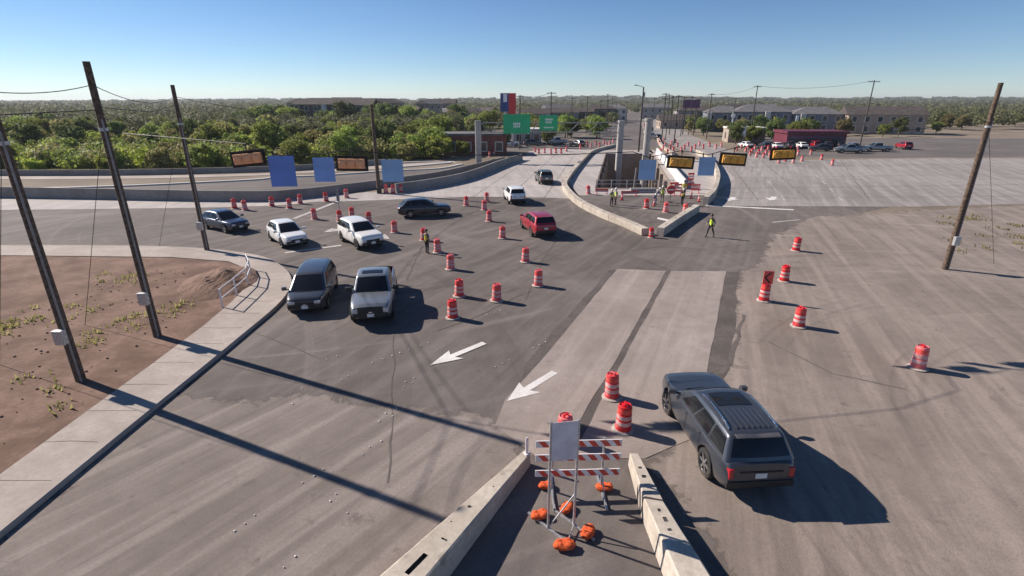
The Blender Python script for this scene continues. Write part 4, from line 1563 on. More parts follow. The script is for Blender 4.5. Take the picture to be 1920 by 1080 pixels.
sagging((-16.3, 17.0, 10.3), (-15.9, 20.85, 10.6), 0.15, 'power line between the two nearest strain poles')
sagging((-15.9, 20.85, 10.6), (-21.6, 35.0, 10.3), 0.5, 'power line from the left strain pole to the kerb strain pole')
sagging((-21.6, 35.0, 10.3), (-15.52, 59.8, 9.6), 0.9, 'power line from the kerb strain pole to the tall wooden pole')
A_, B_, C_, D_ = (55.52, 152.00, 12.03), (61.22, 137.00, 13.69), (78.83, 120.00, 14.31), (39.67, 130.00, 11.38)
sagging(D_, A_, 0.8, 'power line between the dark poles and the pole left of the grey-blue apartments', 0.03)
sagging(A_, B_, 0.8, 'power line between the poles in front of the grey-blue apartments', 0.03)
sagging(B_, C_, 1.0, 'power line running right from the tallest utility pole', 0.03)
sagging((1.73, 118.00, 11.25), (9.51, 132.00, 12.12), 0.6, 'power line between the poles above the green signs', 0.03)

# ------------------------------------------------------------------ vehicles
def lerp_tab(tab, x):
    if x <= tab[0][0]:
        return tab[0][1]
    for i in range(len(tab) - 1):
        x0, y0 = tab[i]
        x1, y1 = tab[i + 1]
        if x <= x1:
            t = (x - x0) / (x1 - x0)
            t = t * t * (3 - 2 * t) * 0.6 + t * 0.4
            return y0 + (y1 - y0) * t
    return tab[-1][1]


def apply_bool(o, cutters):
    for c in cutters:
        mod = o.modifiers.new('b', 'BOOLEAN')
        mod.operation = 'DIFFERENCE'
        mod.object = c
        mod.solver = 'EXACT'
        mod.material_mode = 'TRANSFER'
    bpy.context.view_layer.update()
    dg = bpy.context.evaluated_depsgraph_get()
    nm = bpy.data.meshes.new_from_object(o.evaluated_get(dg))
    o.modifiers.clear()
    o.data = nm
    for c in cutters:
        bpy.data.objects.remove(c)


def make_car(pos, heading, label, paint_mat, kind, L=4.7, W=1.9, H=1.7, wb=2.8, wr=0.36, group='vehicles in the junction', name=None, rim='rim_alloy',
             grille='black', roof_rails=False, ribs=False, sunroof=False, cat=None, fine=True):
    """X forward, Y left, Z up, origin on the ground under the middle of the car."""
    name = name or {'suv': 'sport_utility_vehicle', 'cross': 'crossover_car', 'pickup': 'pickup_truck', 'van': 'minivan', 'sedan': 'sedan_car'}[kind]
    t = thing(name, (pos[0], pos[1], 0), R(heading), label, cat or {'suv': 'SUV', 'cross': 'car', 'pickup': 'pickup truck', 'van': 'minivan', 'sedan': 'car'}[kind], group)
    h2 = L / 2
    w2 = W / 2
    # --- profiles (x as a fraction of the length, rear -0.5 to front 0.5)
    if kind == 'pickup':
        belt, hood = H * 0.63, H * 0.60
        top_tab = [(-0.5, belt * 0.93), (-0.48, belt * 0.97), (0.15, belt), (0.21, hood * 1.02), (0.40, hood * 0.985), (0.47, hood * 0.95), (0.5, hood * 0.86)]
        gh = dict(fb=0.235, ft=0.115, rt=-0.115, rb=-0.145, hb=0.90, ht=0.73)
        bot0 = 0.36
    elif kind == 'suv':
        belt, hood = H * 0.655, H * 0.62
        top_tab = [(-0.5, belt * 0.82), (-0.492, belt * 0.92), (-0.47, belt * 0.99), (0.08, belt), (0.20, hood * 1.02), (0.40, hood * 0.985), (0.465, hood * 0.94), (0.49, hood * 0.86), (0.5, hood * 0.78)]
        gh = dict(fb=0.225, ft=0.035, rt=-0.405, rb=-0.474, hb=0.93, ht=0.71)
        bot0 = 0.29
    elif kind == 'van':
        belt, hood = H * 0.60, H * 0.57
        top_tab = [(-0.5, belt * 0.93), (-0.475, belt), (0.2, belt), (0.30, hood), (0.40, hood * 0.97), (0.465, hood * 0.92), (0.49, hood * 0.85), (0.5, hood * 0.78)]
        gh = dict(fb=0.335, ft=0.12, rt=-0.40, rb=-0.475, hb=0.925, ht=0.70)
        bot0 = 0.22
    elif kind == 'cross':
        belt, hood = H * 0.63, H * 0.595
        top_tab = [(-0.5, belt * 0.88), (-0.47, belt * 0.99), (0.1, belt * 0.985), (0.22, hood), (0.38, hood * 0.97), (0.46, hood * 0.92), (0.49, hood * 0.86), (0.5, hood * 0.79)]
        gh = dict(fb=0.245, ft=0.035, rt=-0.33, rb=-0.468, hb=0.915, ht=0.66)
        bot0 = 0.26
    else:
        belt, hood = H * 0.64, H * 0.60
        top_tab = [(-0.5, belt * 0.90), (-0.47, belt * 1.0), (-0.3, belt), (0.15, belt), (0.22, hood), (0.40, hood * 0.95), (0.47, hood * 0.88), (0.5, hood * 0.78)]
        gh = dict(fb=0.24, ft=0.07, rt=-0.22, rb=-0.37, hb=0.90, ht=0.68)
        bot0 = 0.2

    blunt = kind in ('pickup', 'suv')

    def halfw(f):
        a = abs(f) * 2
        k = (0.13 if f < 0 else 0.15) if blunt else (0.14 if f < 0 else 0.20)
        return w2 * (1 - k * a ** (7 if f < 0 else 5.5)) * (0.985 + 0.015 * math.cos(f * 6))

    def zbot(f):
        a = abs(f) * 2
        return bot0 + 0.16 * max(0, (a - 0.86) / 0.14) ** 1.5

    crown = 0.045

    def ring(f):
        w, zb, zt = halfw(f), zbot(f), lerp_tab(top_tab, f)
        hgt = zt - zb
        pts = [(0, zb), (0.78 * w, zb), (0.91 * w, zb + 0.03), (0.965 * w, zb + 0.10 * hgt + 0.02), (0.992 * w, zb + 0.30 * hgt), (1.0 * w, zb + 0.52 * hgt), (0.985 * w, zb + 0.72 * hgt),
               (0.972 * w, zb + 0.84 * hgt), (0.950 * w, zb + 0.93 * hgt), (0.905 * w, zb + 0.985 * hgt), (0.80 * w, zt + crown * 0.25), (0.5 * w, zt + crown * 0.75), (0, zt + crown)]
        return pts

    def side_pt(f, s):
        """s from 0 (sill) to 1 (shoulder) on the left flank."""
        pts = ring(f)[3:9]
        u = s * (len(pts) - 1)
        i = min(int(u), len(pts) - 2)
        a, b_ = pts[i], pts[i + 1]
        k = u - i
        return (f * L, a[0] + (b_[0] - a[0]) * k, a[1] + (b_[1] - a[1]) * k)

    # --- lower body
    N = 44
    fs_ = []
    for i in range(N + 1):
        u = -1 + 2 * i / N
        fs_.append(0.5 * math.copysign(1 - (1 - abs(u)) ** 1.35, u))
    mb = MB()
    rings = []
    for f in fs_:
        r_ = ring(f)
        x = f * L
        full = [(x, y, z) for y, z in r_] + [(x, -y, z) for y, z in reversed(r_[1:-1])]
        rings.append(full)
    n = len(rings[0])
    vs = [p for r_ in rings for p in r_]
    faces, mi = [], []
    for i in range(len(rings) - 1):
        for k in range(n):
            a, b_ = i * n + k, i * n + (k + 1) % n
            faces.append((a, b_, b_ + n, a + n))
            zc = (vs[a][2] + vs[b_][2] + vs[b_ + n][2] + vs[a + n][2]) / 4
            mi.append(1 if zc < zbot(fs_[i]) + (0.13 if kind != 'sedan' else 0.06) else 0)
    faces.append(tuple(range(n - 1, -1, -1)))
    mi.append(0)
    faces.append(tuple(range((len(rings) - 1) * n, len(rings) * n)))
    mi.append(0)
    mb.v, mb.f, mb.m = vs, faces, mi
    body = mb.build('body', [paint_mat, 'black_plastic'], t)
    fix_normals(body)
    cut = []
    ax_f, ax_r = wb / 2 + L * 0.012, -wb / 2 + L * 0.012
    for ax in (ax_f, ax_r):
        for s in (-1, 1):
            q = MB()
            q.lathe([(wr * 1.17, -0.22), (wr * 1.17, 0.22)], 28, 0, (ax, s * (w2 - 0.10), wr * 1.02), 'Y')
            c = q.build('cutter', 'black_plastic', t)
            fix_normals(c)
            cut.append(c)
    if kind == 'pickup':
        q = MB()
        q.box((L * (-0.485 + gh['rb'] - 0.012) / 2, 0, belt + 0.1), (L * (gh['rb'] - 0.012 + 0.485), W * 0.80, 1.15))
        c = q.build('cutter', 'black_plastic', t)
        cut.append(c)
    apply_bool(body, cut)
    body.data.polygons.foreach_set('use_smooth', [True] * len(body.data.polygons))
    body.data.set_sharp_from_angle(angle=R(32))

    # --- cabin above the belt line
    xfb, xft, xrt, xrb = (gh[k] * L for k in ('fb', 'ft', 'rt', 'rb'))
    hb, ht = w2 * gh['hb'], w2 * gh['ht']
    zb_ = belt - 0.05
    zfb = lerp_tab(top_tab, gh['fb']) - 0.02
    rise = 0.035
    bulge_f, bulge_r = 0.10, 0.06

    def roof_z(x):
        u = (x - xrt) / (xft - xrt)
        return H - 0.05 - 0.06 * (2 * u - 1) ** 2 - (0.05 * (1 - u) if kind == 'cross' else 0)

    def F_front(u, v):   # u -1..1 across, v 0 belt..1 roof
        bot = Vector((xfb + bulge_f * (1 - u * u), u * hb, zfb))
        tp = Vector((xft + bulge_f * 0.5 * (1 - u * u), u * ht, roof_z(xft) + rise * (1 - u * u)))
        p = bot.lerp(tp, v)
        p.z += 0.035 * math.sin(math.pi * v) * (1 - u * u)
        return p

    def F_rear(u, v):
        bot = Vector((xrb - bulge_r * (1 - u * u), u * hb * 0.985, zb_))
        tp = Vector((xrt - bulge_r * 0.5 * (1 - u * u), u * ht, roof_z(xrt) + rise * (1 - u * u)))
        p = bot.lerp(tp, v)
        p.x -= 0.03 * math.sin(math.pi * v) * (1 - u * u)
        return p

    def F_side(s, u, v):  # u 0 rear..1 front
        bx = xrb + (xfb - xrb) * u
        tx = xrt + (xft - xrt) * u
        ybot = hb * (0.985 + 0.015 * u)
        zb = zb_ + (zfb - zb_) * max(0, (u - 0.75) / 0.25) ** 2
        p = Vector((bx, ybot, zb)).lerp(Vector((tx, ht, roof_z(tx))), v)
        p.y += 0.025 * math.sin(math.pi * v) * min(1.0, 5 * max(0.0, u * (1 - u))) + 0.012 * math.sin(math.pi * u)
        p.y *= s
        return p

    cm = MB()

    def patch(fn, nu, nv, u0, u1, v0, v1, flip, mi=0, off=0.0, mbx=None):
        mbx = mbx or cm
        P = []
        for i in range(nu + 1):
            for j in range(nv + 1):
                u = u0 + (u1 - u0) * i / nu
                v = v0 + (v1 - v0) * j / nv
                p = fn(u, v)
                if off:
                    e = 1e-3
                    du = fn(u + e, v) - fn(u - e, v)
                    dv = fn(u, v + e) - fn(u, v - e)
                    nn = du.cross(dv).normalized()
                    if flip:
                        nn = -nn
                    p = p + nn * off
                P.append(p)
        fs = []
        for i in range(nu):
            for j in range(nv):
                a = i * (nv + 1) + j
                q_ = (a, a + nv + 1, a + nv + 2, a + 1)
                fs.append(tuple(reversed(q_)) if flip else q_)
        mbx.add(P, fs, mi)

    NU = 8
    patch(F_front, NU, 4, -1, 1, 0, 1, False)
    patch(F_rear, NU, 4, -1, 1, 0, 1, True)
    patch(lambda u, v: F_side(1, u, v), 12, 4, 0, 1, 0, 1, True)
    patch(lambda u, v: F_side(-1, u, v), 12, 4, 0, 1, 0, 1, False)

    def F_roof(u, v):    # u across, v rear..front
        x0 = xrt - bulge_r * 0.5 * (1 - u * u)
        x1 = xft + bulge_f * 0.5 * (1 - u * u)
        x = x0 + (x1 - x0) * v
        tx = xrt + (xft - xrt) * v
        y = u * (ht + 0.012 * math.sin(math.pi * v))
        return Vector((x, y, roof_z(tx) + rise * (1 - u * u)))

    patch(F_roof, NU, 12, -1, 1, 0, 1, False)
    me = cm.mesh('cabin', [paint_mat])
    bm = bmesh.new()
    bm.from_mesh(me)
    bmesh.ops.remove_doubles(bm, verts=bm.verts[:], dist=0.004)
    bmesh.ops.recalc_face_normals(bm, faces=bm.faces[:])
    bm.to_mesh(me)
    bm.free()
    cabin = link_mesh('cabin', me, t)
    sm = cabin.modifiers.new('s', 'SUBSURF')
    sm.levels = sm.render_levels = 2
    sm.boundary_smooth = 'PRESERVE_CORNERS'
    bpy.context.view_layer.update()
    cabin_me = bpy.data.meshes.new_from_object(cabin.evaluated_get(bpy.context.evaluated_depsgraph_get()))
    cabin.modifiers.clear()
    cabin.data = cabin_me
    cabin_me.polygons.foreach_set('use_smooth', [True] * len(cabin_me.polygons))

    def glass(nm, fn, nu, nv, u0, u1, v0, v1, flip, off=0.008, mat='car_glass', par=None):
        q = MB()
        patch(fn, nu, nv, u0, u1, v0, v1, flip, 0, off, q)
        o = q.build(nm, mat, par or t, smooth=60)
        return o

    glass('windshield', F_front, 8, 4, -0.86, 0.86, 0.07, 0.90, False)
    glass('rear_window', F_rear, 8, 4, -0.86, 0.86, 0.20 if kind in ('suv', 'van', 'cross') else 0.18, 0.88, True)
    if kind in ('suv', 'van'):
        bays = [(0.05, 0.27), (0.31, 0.58), (0.615, 0.865)]
    elif kind == 'cross':
        bays = [(0.10, 0.24), (0.27, 0.545), (0.575, 0.85)]
    elif kind == 'pickup':
        bays = [(0.06, 0.44), (0.48, 0.84)]
    else:
        bays = [(0.14, 0.46), (0.49, 0.82)]
    for s in (1, -1):
        if not ribs:
            glass('window_surround', lambda u, v, s=s: F_side(s, u, v), 10, 4, bays[0][0] - 0.012, bays[-1][1] + 0.012, 0.13, 0.83, s > 0, 0.006, 'black_plastic')
        for (a, b_) in bays:
            glass('side_window', lambda u, v, s=s: F_side(s, u, v), 4, 3, a, b_, 0.15, 0.81, s > 0, 0.011)

    # --- doors: thin panels following the flank, each with a dark shut line round it
    def flank(s, f, k):
        p = side_pt(f, k)
        return Vector((p[0], p[1] * s, p[2]))

    if kind == 'pickup':
        doors = [(-0.135, 0.045), (0.055, 0.225)]
    elif kind in ('suv', 'van'):
        doors = [(-0.20, -0.015), (-0.005, 0.19)]
    else:
        doors = [(-0.22, -0.01), (0.0, 0.20)]
    if fine:
        for s in (1, -1):
            for (a, b_) in doors:
                q = MB()
                e = 0.012 / L * 1.3
                patch(lambda u, v: flank(s, u, v), 5, 6, a - e, b_ + e, 0.10, 1.0, s > 0, 1, 0.004, q)
                patch(lambda u, v: flank(s, u, v), 5, 6, a, b_, 0.115, 0.985, s > 0, 0, 0.008, q)
                d = q.build('door', [paint_mat, 'black_plastic'], t, smooth=60)
                hp = flank(s, a + 0.028, 0.80)
                q = MB()
                q.box((0, 0, 0), (0.20, 0.035, 0.035))
                q.build('handle', paint_mat, d, (hp.x, hp.y + s * 0.02, hp.z), bevel=0.01)

    # --- wheels
    for ax in (ax_f, ax_r):
        for s in (1, -1):
            tw = 0.25
            q = MB()
            yc = s * (w2 - tw / 2 - 0.01)
            q.lathe([(wr * 0.66, -tw / 2), (wr * 0.9, -tw / 2), (wr * 0.985, -tw / 2 * 0.8), (wr, -tw / 2 * 0.5), (wr, tw / 2 * 0.5), (wr * 0.985, tw / 2 * 0.8), (wr * 0.9, tw / 2), (wr * 0.66, tw / 2)], 28, 0, (0, 0, 0), 'Y', cap=False)
            wh = q.build('wheel', 'tyre_rubber', t, (ax, yc, wr), smooth=40)
            q = MB()
            q.lathe([(wr * 0.68, s * tw * 0.47), (wr * 0.63, s * tw * 0.40), (wr * 0.60, s * tw * 0.18), (wr * 0.1, s * tw * 0.18)], 24, 1, (0, 0, 0), 'Y', cap=False)
            for k in range(6):
                a = k * math.pi / 3
                q.box((math.cos(a) * wr * 0.36, s * tw * 0.36, math.sin(a) * wr * 0.36), (wr * 0.58, 0.05, wr * 0.17), 0, (0, -a, 0))
            q.lathe([(wr * 0.14, s * tw * 0.3), (wr * 0.12, s * tw * 0.48)], 12, 0, (0, 0, 0), 'Y')
            q.build('rim', [rim, 'rim_dark'], wh, smooth=35)

    # --- front end
    zh = lerp_tab(top_tab, 0.47)
    zfront = lerp_tab(top_tab, 0.5)
    wf = halfw(0.5)
    lamp_z = zfront - (0.06 if not blunt else 0.16)
    for s in (1, -1):
        q = MB()
        q.box((0, 0, 0), (0.20, wf * (0.42 if not blunt else 0.30), 0.15 if not blunt else 0.20))
        q.build('headlight', 'lamp_clear', t, (h2 - 0.065, s * wf * (0.78 if not blunt else 0.84), lamp_z), (0, 0, s * R(-14)), bevel=0.025)
    gz = lamp_z - (0.14 if not blunt else 0.10)
    gw = wf * (1.15 if not blunt else (1.36 if kind == 'pickup' else 1.24))
    gh_ = 0.24 if not blunt else (0.56 if kind == 'pickup' else 0.36)
    q = MB()
    q.box((0, 0, 0), (0.10, gw, gh_))
    g = q.build('grille', 'black_plastic', t, (h2 - 0.02, 0, gz), bevel=0.02)
    if grille == 'chrome':
        for k in range(3):
            q = MB()
            q.box((0, 0, 0), (0.02, gw * 0.94, 0.03))
            q.build('grille_bar', 'chrome', g, (0.052, 0, (k - 1) * gh_ * 0.28))
    q = MB()
    q.box((0, 0, 0), (0.035, 0.16, 0.06))
    q.build('emblem', 'chrome', g, (0.055, 0, 0.02), bevel=0.01)
    q = MB()
    q.box((0, 0, 0), (0.14, W * 0.80, 0.17))
    q.build('front_bumper', 'black_plastic' if kind != 'pickup' or grille != 'chrome' else 'chrome', t, (h2 - 0.035, 0, zbot(0.5) + 0.10), bevel=0.03)
    q = MB()
    q.box((0, 0, 0), (0.015, 0.31, 0.155))
    q.build('license_plate', 'plate_white', t, (h2 + 0.042, 0.0, zbot(0.5) + 0.10))

    # --- rear end
    wre = halfw(-0.5)
    ztail = lerp_tab(top_tab, -0.485)
    tall = kind in ('suv', 'van', 'pickup')
    for s in (1, -1):
        q = MB()
        if tall:
            q.box((0, 0, 0), (0.16, 0.14, 0.38 if kind == 'pickup' else 0.30))
            q.build('taillight', 'tail_red', t, (-h2 + 0.055, s * (wre - 0.07), ztail - 0.24), (0, 0, s * R(12)), bevel=0.025)
        else:
            q.box((0, 0, 0), (0.16, 0.42, 0.15))
            q.build('taillight', 'tail_red', t, (-h2 + 0.05, s * (wre - 0.20), ztail - 0.13), (0, 0, s * R(10)), bevel=0.025)
    q = MB()
    q.box((0, 0, 0), (0.14, W * 0.86, 0.20))
    q.build('rear_bumper', 'chrome' if kind == 'pickup' else 'black_plastic', t, (-h2 + 0.03, 0, zbot(-0.5) + 0.10), bevel=0.03)
    q = MB()
    q.box((0, 0, 0), (0.015, 0.31, 0.155))
    q.build('license_plate', 'plate_white', t, (-h2 - 0.012 if not kind == 'pickup' else -h2 - 0.045, 0.0, zbot(-0.5) + (0.36 if kind != 'pickup' else 0.14)))
    if kind != 'pickup':
        q = MB()
        q.box((0, 0, 0), (0.02, W * 0.55, 0.045))
        q.build('tailgate_trim', 'black_plastic' if kind == 'suv' else paint_mat, t, (-h2 - 0.008, 0, ztail - 0.20))
    if kind in ('suv', 'van', 'cross'):
        q = MB()
        q.box((0, 0, 0), (0.17, ht * 1.6, 0.025))
        q.build('spoiler', paint_mat, t, (xrt - 0.05, 0, roof_z(xrt) + 0.004), (0, R(-6), 0), bevel=0.012)

    # --- mirrors
    for s in (1, -1):
        q = MB()
        q.box((0, 0, 0), (0.16, 0.24 if kind != 'pickup' else 0.30, 0.17 if kind != 'pickup' else 0.24))
        mr = q.build('mirror', 'black_plastic' if kind == 'pickup' else paint_mat, t, (xfb - L * 0.045, s * (w2 + 0.11), belt + 0.09), (0, 0, s * R(-8)), bevel=0.04, seg=2)
        q = MB()
        q.box((0, 0, 0), (0.06, 0.14, 0.04))
        q.build('mirror_arm', 'black_plastic', mr, (0, -s * 0.15, -0.06))
    if roof_rails:
        for s in (1, -1):
            q = MB()
            pts = []
            for k in range(9):
                v = 0.10 + 0.76 * k / 8
                p = F_roof(s * 0.88, v)
                pts.append((p.x, p.y, p.z + (0.055 if 0 < k < 8 else 0.012)))
            q.path(pts, 0.03, 8)
            q.build('roof_rail', 'chrome', t)
    if sunroof:
        glass('sunroof', F_roof, 6, 5, -0.66, 0.66, 0.56, 0.88, True, 0.010)
    if ribs:
        for k in range(7):
            u = -0.6 + 1.2 * k / 6
            q = MB()
            a, b_ = F_roof(u, 0.10), F_roof(u, 0.50)
            q.box(((a.x + b_.x) / 2, a.y, (a.z + b_.z) / 2 + 0.016), ((b_.x - a.x), 0.045, 0.03))
            q.build('roof_rib', paint_mat, t, bevel=0.01)
    # wipers
    for s in (0.15, 0.6):
        q = MB()
        a, b_ = F_front(s - 0.55, 0.10), F_front(s, 0.05)
        q.path([a + Vector((0.02, 0, 0.02)), b_ + Vector((0.02, 0, 0.02))], 0.012, 5)
        q.build('wiper', 'black_plastic', t)
    return t


make_car((6.36, 13.45), 93.5, 'dark slate sport utility vehicle with roof rails, seen from behind at right', 'paint_slate', 'suv', 5.1, 2.12, 1.84, 3.1, 0.42, roof_rails=True, ribs=True, sunroof=True, rim='rim_alloy')
make_car((-10.65, 25.85), -80, 'dark grey minivan facing the camera beside the kerb', 'paint_graphite', 'van', 4.95, 2.0, 1.74, 3.0, 0.36)
make_car((-7.12, 24.95), -80, 'silver pickup truck with a tall black grille facing the camera', 'paint_silver', 'pickup', 5.85, 2.06, 1.95, 3.7, 0.42, grille='black', sunroof=True, rim='rim_dark')
make_car((-16.95, 37.6), -50, 'white crossover car turning at the kerb on the left', 'paint_white', 'cross', 4.6, 1.86, 1.68, 2.7, 0.36, rim='rim_dark')
make_car((-11.35, 37.3), -52, 'white boxy sport utility vehicle with a black grille, right of the white crossover', 'paint_cream', 'suv', 4.75, 1.96, 1.82, 2.9, 0.39, rim='rim_dark')
make_car((-23.9, 41.9), -32, 'dark blue car waiting behind the white crossover at the far left', 'paint_navy', 'cross', 4.6, 1.88, 1.62, 2.75, 0.36)
make_car((-8.2, 47.35), 16, 'black crossover crossing the junction from left to right', 'paint_black', 'cross', 4.75, 1.9, 1.68, 2.8, 0.37)
make_car((0.25, 54.6), 99, 'white sport utility vehicle driving away onto the pale concrete', 'paint_white', 'suv', 4.6, 1.88, 1.72, 2.75, 0.36)
make_car((2.05, 41.0), 104, 'red sport utility vehicle driving away right of the drums', 'paint_red', 'suv', 4.9, 1.95, 1.76, 2.9, 0.38)
make_car((4.2, 68.2), 96, 'dark grey sport utility vehicle driving away along the pale carriageway', 'paint_grey', 'suv', 4.6, 1.88, 1.75, 2.75, 0.37)

# ------------------------------------------------------------------ people
def person(xy, heading, label, pose='stand', shirt='shirt_navy', trouser='trouser_dark', vest='hivis', hat='hat_white', seed=1, h=1.76, z=0.0):
    rr = random.Random(seed)
    V, RAD, E_, TAG = [], [], [], []

    def v(p, r, par=None, tg='torso'):
        V.append(p)
        RAD.append(r)
        i = len(V) - 1
        if par is not None:
            E_.append((par, i))
            TAG.append(tg)
        return i

    # X to the figure's left, -Y forward
    lean = {'stand': 0.0, 'walk': 0.04, 'bend': 0.38, 'reach': 0.08}[pose]
    pel = v((0, 0, 0.96), (0.145, 0.11))
    wst = v((0, -lean * 0.25, 1.10), (0.135, 0.10), pel)
    chs = v((0, -lean * 0.7, 1.31 - lean * 0.05), (0.165, 0.115), wst)
    shd = v((0, -lean * 0.95, 1.44 - lean * 0.12), (0.11, 0.085), chs)
    nek = v((0, -lean * 1.1 - 0.01, 1.52 - lean * 0.16), (0.055, 0.058), shd, 'skin')
    jaw = v((0, -lean * 1.2 - 0.03, 1.585 - lean * 0.2), (0.066, 0.078), nek, 'skin')
    hed = v((0, -lean * 1.25 - 0.02, 1.67 - lean * 0.22), (0.078, 0.098), jaw, 'skin')
    v((0, -lean * 1.25 - 0.005, 1.735 - lean * 0.22), (0.066, 0.08), hed, 'hair')
    v((0, -lean * 1.25 - 0.130, 1.64 - lean * 0.22), (0.014, 0.016), jaw, 'skin')
    for s in (-1, 1):
        v((s * 0.088, -lean * 1.25 - 0.005, 1.65 - lean * 0.22), (0.012, 0.025), hed, 'skin')
    step = {'stand': (0.03, -0.04), 'walk': (-0.30, 0.30), 'bend': (-0.08, 0.14), 'reach': (-0.1, 0.08)}[pose]
    for s, st_ in ((-1, step[0]), (1, step[1])):
        hip = v((s * 0.095, 0, 0.90), (0.095, 0.10), pel, 'leg')
        kn = v((s * 0.105, st_ * 0.5 - (0.05 if st_ < 0 else 0.03), 0.50), (0.066, 0.07), hip, 'leg')
        cf = v((s * 0.108, st_ * 0.75, 0.34), (0.058, 0.062), kn, 'leg')
        an = v((s * 0.11, st_, 0.11), (0.046, 0.048), cf, 'leg')
        hl = v((s * 0.11, st_ + 0.03, 0.05), (0.048, 0.05), an, 'boot')
        v((s * 0.125, st_ - 0.17, 0.042), (0.045, 0.036), hl, 'boot')
    for s in (-1, 1):
        sh = v((s * 0.185, -lean * 0.95, 1.425 - lean * 0.12), (0.07, 0.066), shd, 'sleeve')
        if pose == 'walk':
            el, wrp = (s * 0.25, s * 0.10 - 0.02, 1.15), (s * 0.24, s * 0.16 - 0.12, 0.93)
        elif pose == 'reach' and s < 0:
            el, wrp = (s * 0.30, -0.16, 1.24), (s * 0.24, -0.42, 1.30)
        elif pose == 'bend':
            el, wrp = (s * 0.25, -0.46, 1.12), (s * 0.16, -0.58, 0.90)
        else:
            el, wrp = (s * 0.25, 0.03, 1.16), (s * 0.22, -0.10, 0.94)
        e = v(el, (0.05, 0.05), sh, 'sleeve')
        fm = v(tuple(Vector(el).lerp(Vector(wrp), 0.4)), (0.045, 0.045), e, 'sleeve')
        w = v(wrp, (0.030, 0.034), fm, 'skin')
        d = (Vector(wrp) - Vector(el)).normalized()
        pm = v(tuple(Vector(wrp) + d * 0.07), (0.020, 0.040), w, 'skin')
        side = d.cross(Vector((1, 0, 0)))
        if side.length < 0.1:
            side = Vector((0, 1, 0))
        side.normalize()
        for k, ln in ((-1.5, 0.062), (-0.5, 0.078), (0.5, 0.084), (1.5, 0.074)):
            b0 = Vector(wrp) + d * 0.11 + side * k * 0.021
            f1 = v(tuple(b0), (0.0095, 0.0095), pm, 'skin')
            f2 = v(tuple(b0 + d * ln * 0.6 + Vector((-s * 0.012, 0, 0))), (0.0085, 0.0085), f1, 'skin')
            v(tuple(b0 + d * ln + Vector((-s * 0.034, 0, 0))), (0.007, 0.007), f2, 'skin')
        t1 = v(tuple(Vector(wrp) + d * 0.055 + side * -0.046), (0.011, 0.011), pm, 'skin')
        v(tuple(Vector(wrp) + d * 0.10 + side * -0.064), (0.009, 0.009), t1, 'skin')
    me = bpy.data.meshes.new('tmp')
    me.from_pydata(V, E_, [])
    tmp = bpy.data.objects.new('tmp', me)
    col.objects.link(tmp)
    tmp.modifiers.new('skin', 'SKIN')
    tmp.modifiers['skin'].use_smooth_shade = True
    if not me.skin_vertices:
        bm = bmesh.new()
        bm.from_mesh(me)
        bm.verts.layers.skin.verify()
        bm.to_mesh(me)
        bm.free()
    for i, sv in enumerate(me.skin_vertices[0].data):
        sv.radius = RAD[i]
        sv.use_root = (i == 0)
    sb = tmp.modifiers.new('sub', 'SUBSURF')
    sb.levels = sb.render_levels = 1
    bpy.context.view_layer.update()
    dg = bpy.context.evaluated_depsgraph_get()
    bme = bpy.data.meshes.new_from_object(tmp.evaluated_get(dg))
    bpy.data.objects.remove(tmp)
    bme.name = 'body'
    bme.materials.clear()
    for mt in (shirt, 'skin', trouser, 'boot', 'hair'):
        bme.materials.append(MATS[mt])
    segs = [(Vector(V[a]), Vector(V[b_]), tg) for (a, b_), tg in zip(E_, TAG)]
    mid = {'torso': 0, 'sleeve': 0, 'skin': 1, 'leg': 2, 'boot': 3, 'hair': 4}
    torso = []
    for p in bme.polygons:
        c = p.center
        best, bt_ = 1e9, 'torso'
        for a, b_, tg in segs:
            ab = b_ - a
            k = max(0, min(1, (c - a).dot(ab) / max(1e-9, ab.length_squared)))
            dd = (c - (a + ab * k)).length
            if dd < best:
                best, bt_ = dd, tg
        p.material_index = mid[bt_]
        if bt_ == 'torso' and c.z > 0.93:
            torso.append(p.index)
        p.use_smooth = True
    t = thing('person', (xy[0], xy[1], z), R(heading + 90), label, 'person', 'workers on the site')
    s_ = h / 1.80
    t.scale = (s_, s_, s_)
    link_mesh('body', bme, t)
    # vest: the torso surface pushed outwards
    bm = bmesh.new()
    bm.from_mesh(bme)
    bm.faces.ensure_lookup_table()
    keep = set(torso)
    bmesh.ops.delete(bm, geom=[f for f in bm.faces if f.index not in keep], context='FACES')
    for vv in bm.verts:
        vv.co += vv.normal * 0.018
    vm = bpy.data.meshes.new('vest')
    bm.to_mesh(vm)
    bm.free()
    vm.materials.clear()
    vm.materials.append(MATS[vest])
    vm.materials.append(MATS['hivis_tape'])
    for p in vm.polygons:
        p.material_index = 1 if (1.06 < p.center.z < 1.11) else 0
        p.use_smooth = True
    link_mesh('vest', vm, t)
    q = MB()
    hc = V[hed]
    q.lathe([(0.150, 0.045), (0.148, 0.055), (0.112, 0.062), (0.108, 0.10), (0.085, 0.145), (0.04, 0.168), (0.005, 0.172)], 16, 0, (hc[0], hc[1] - 0.005, hc[2]), cap=False)
    q.build('hard_hat', hat, t, smooth=50)
    return t


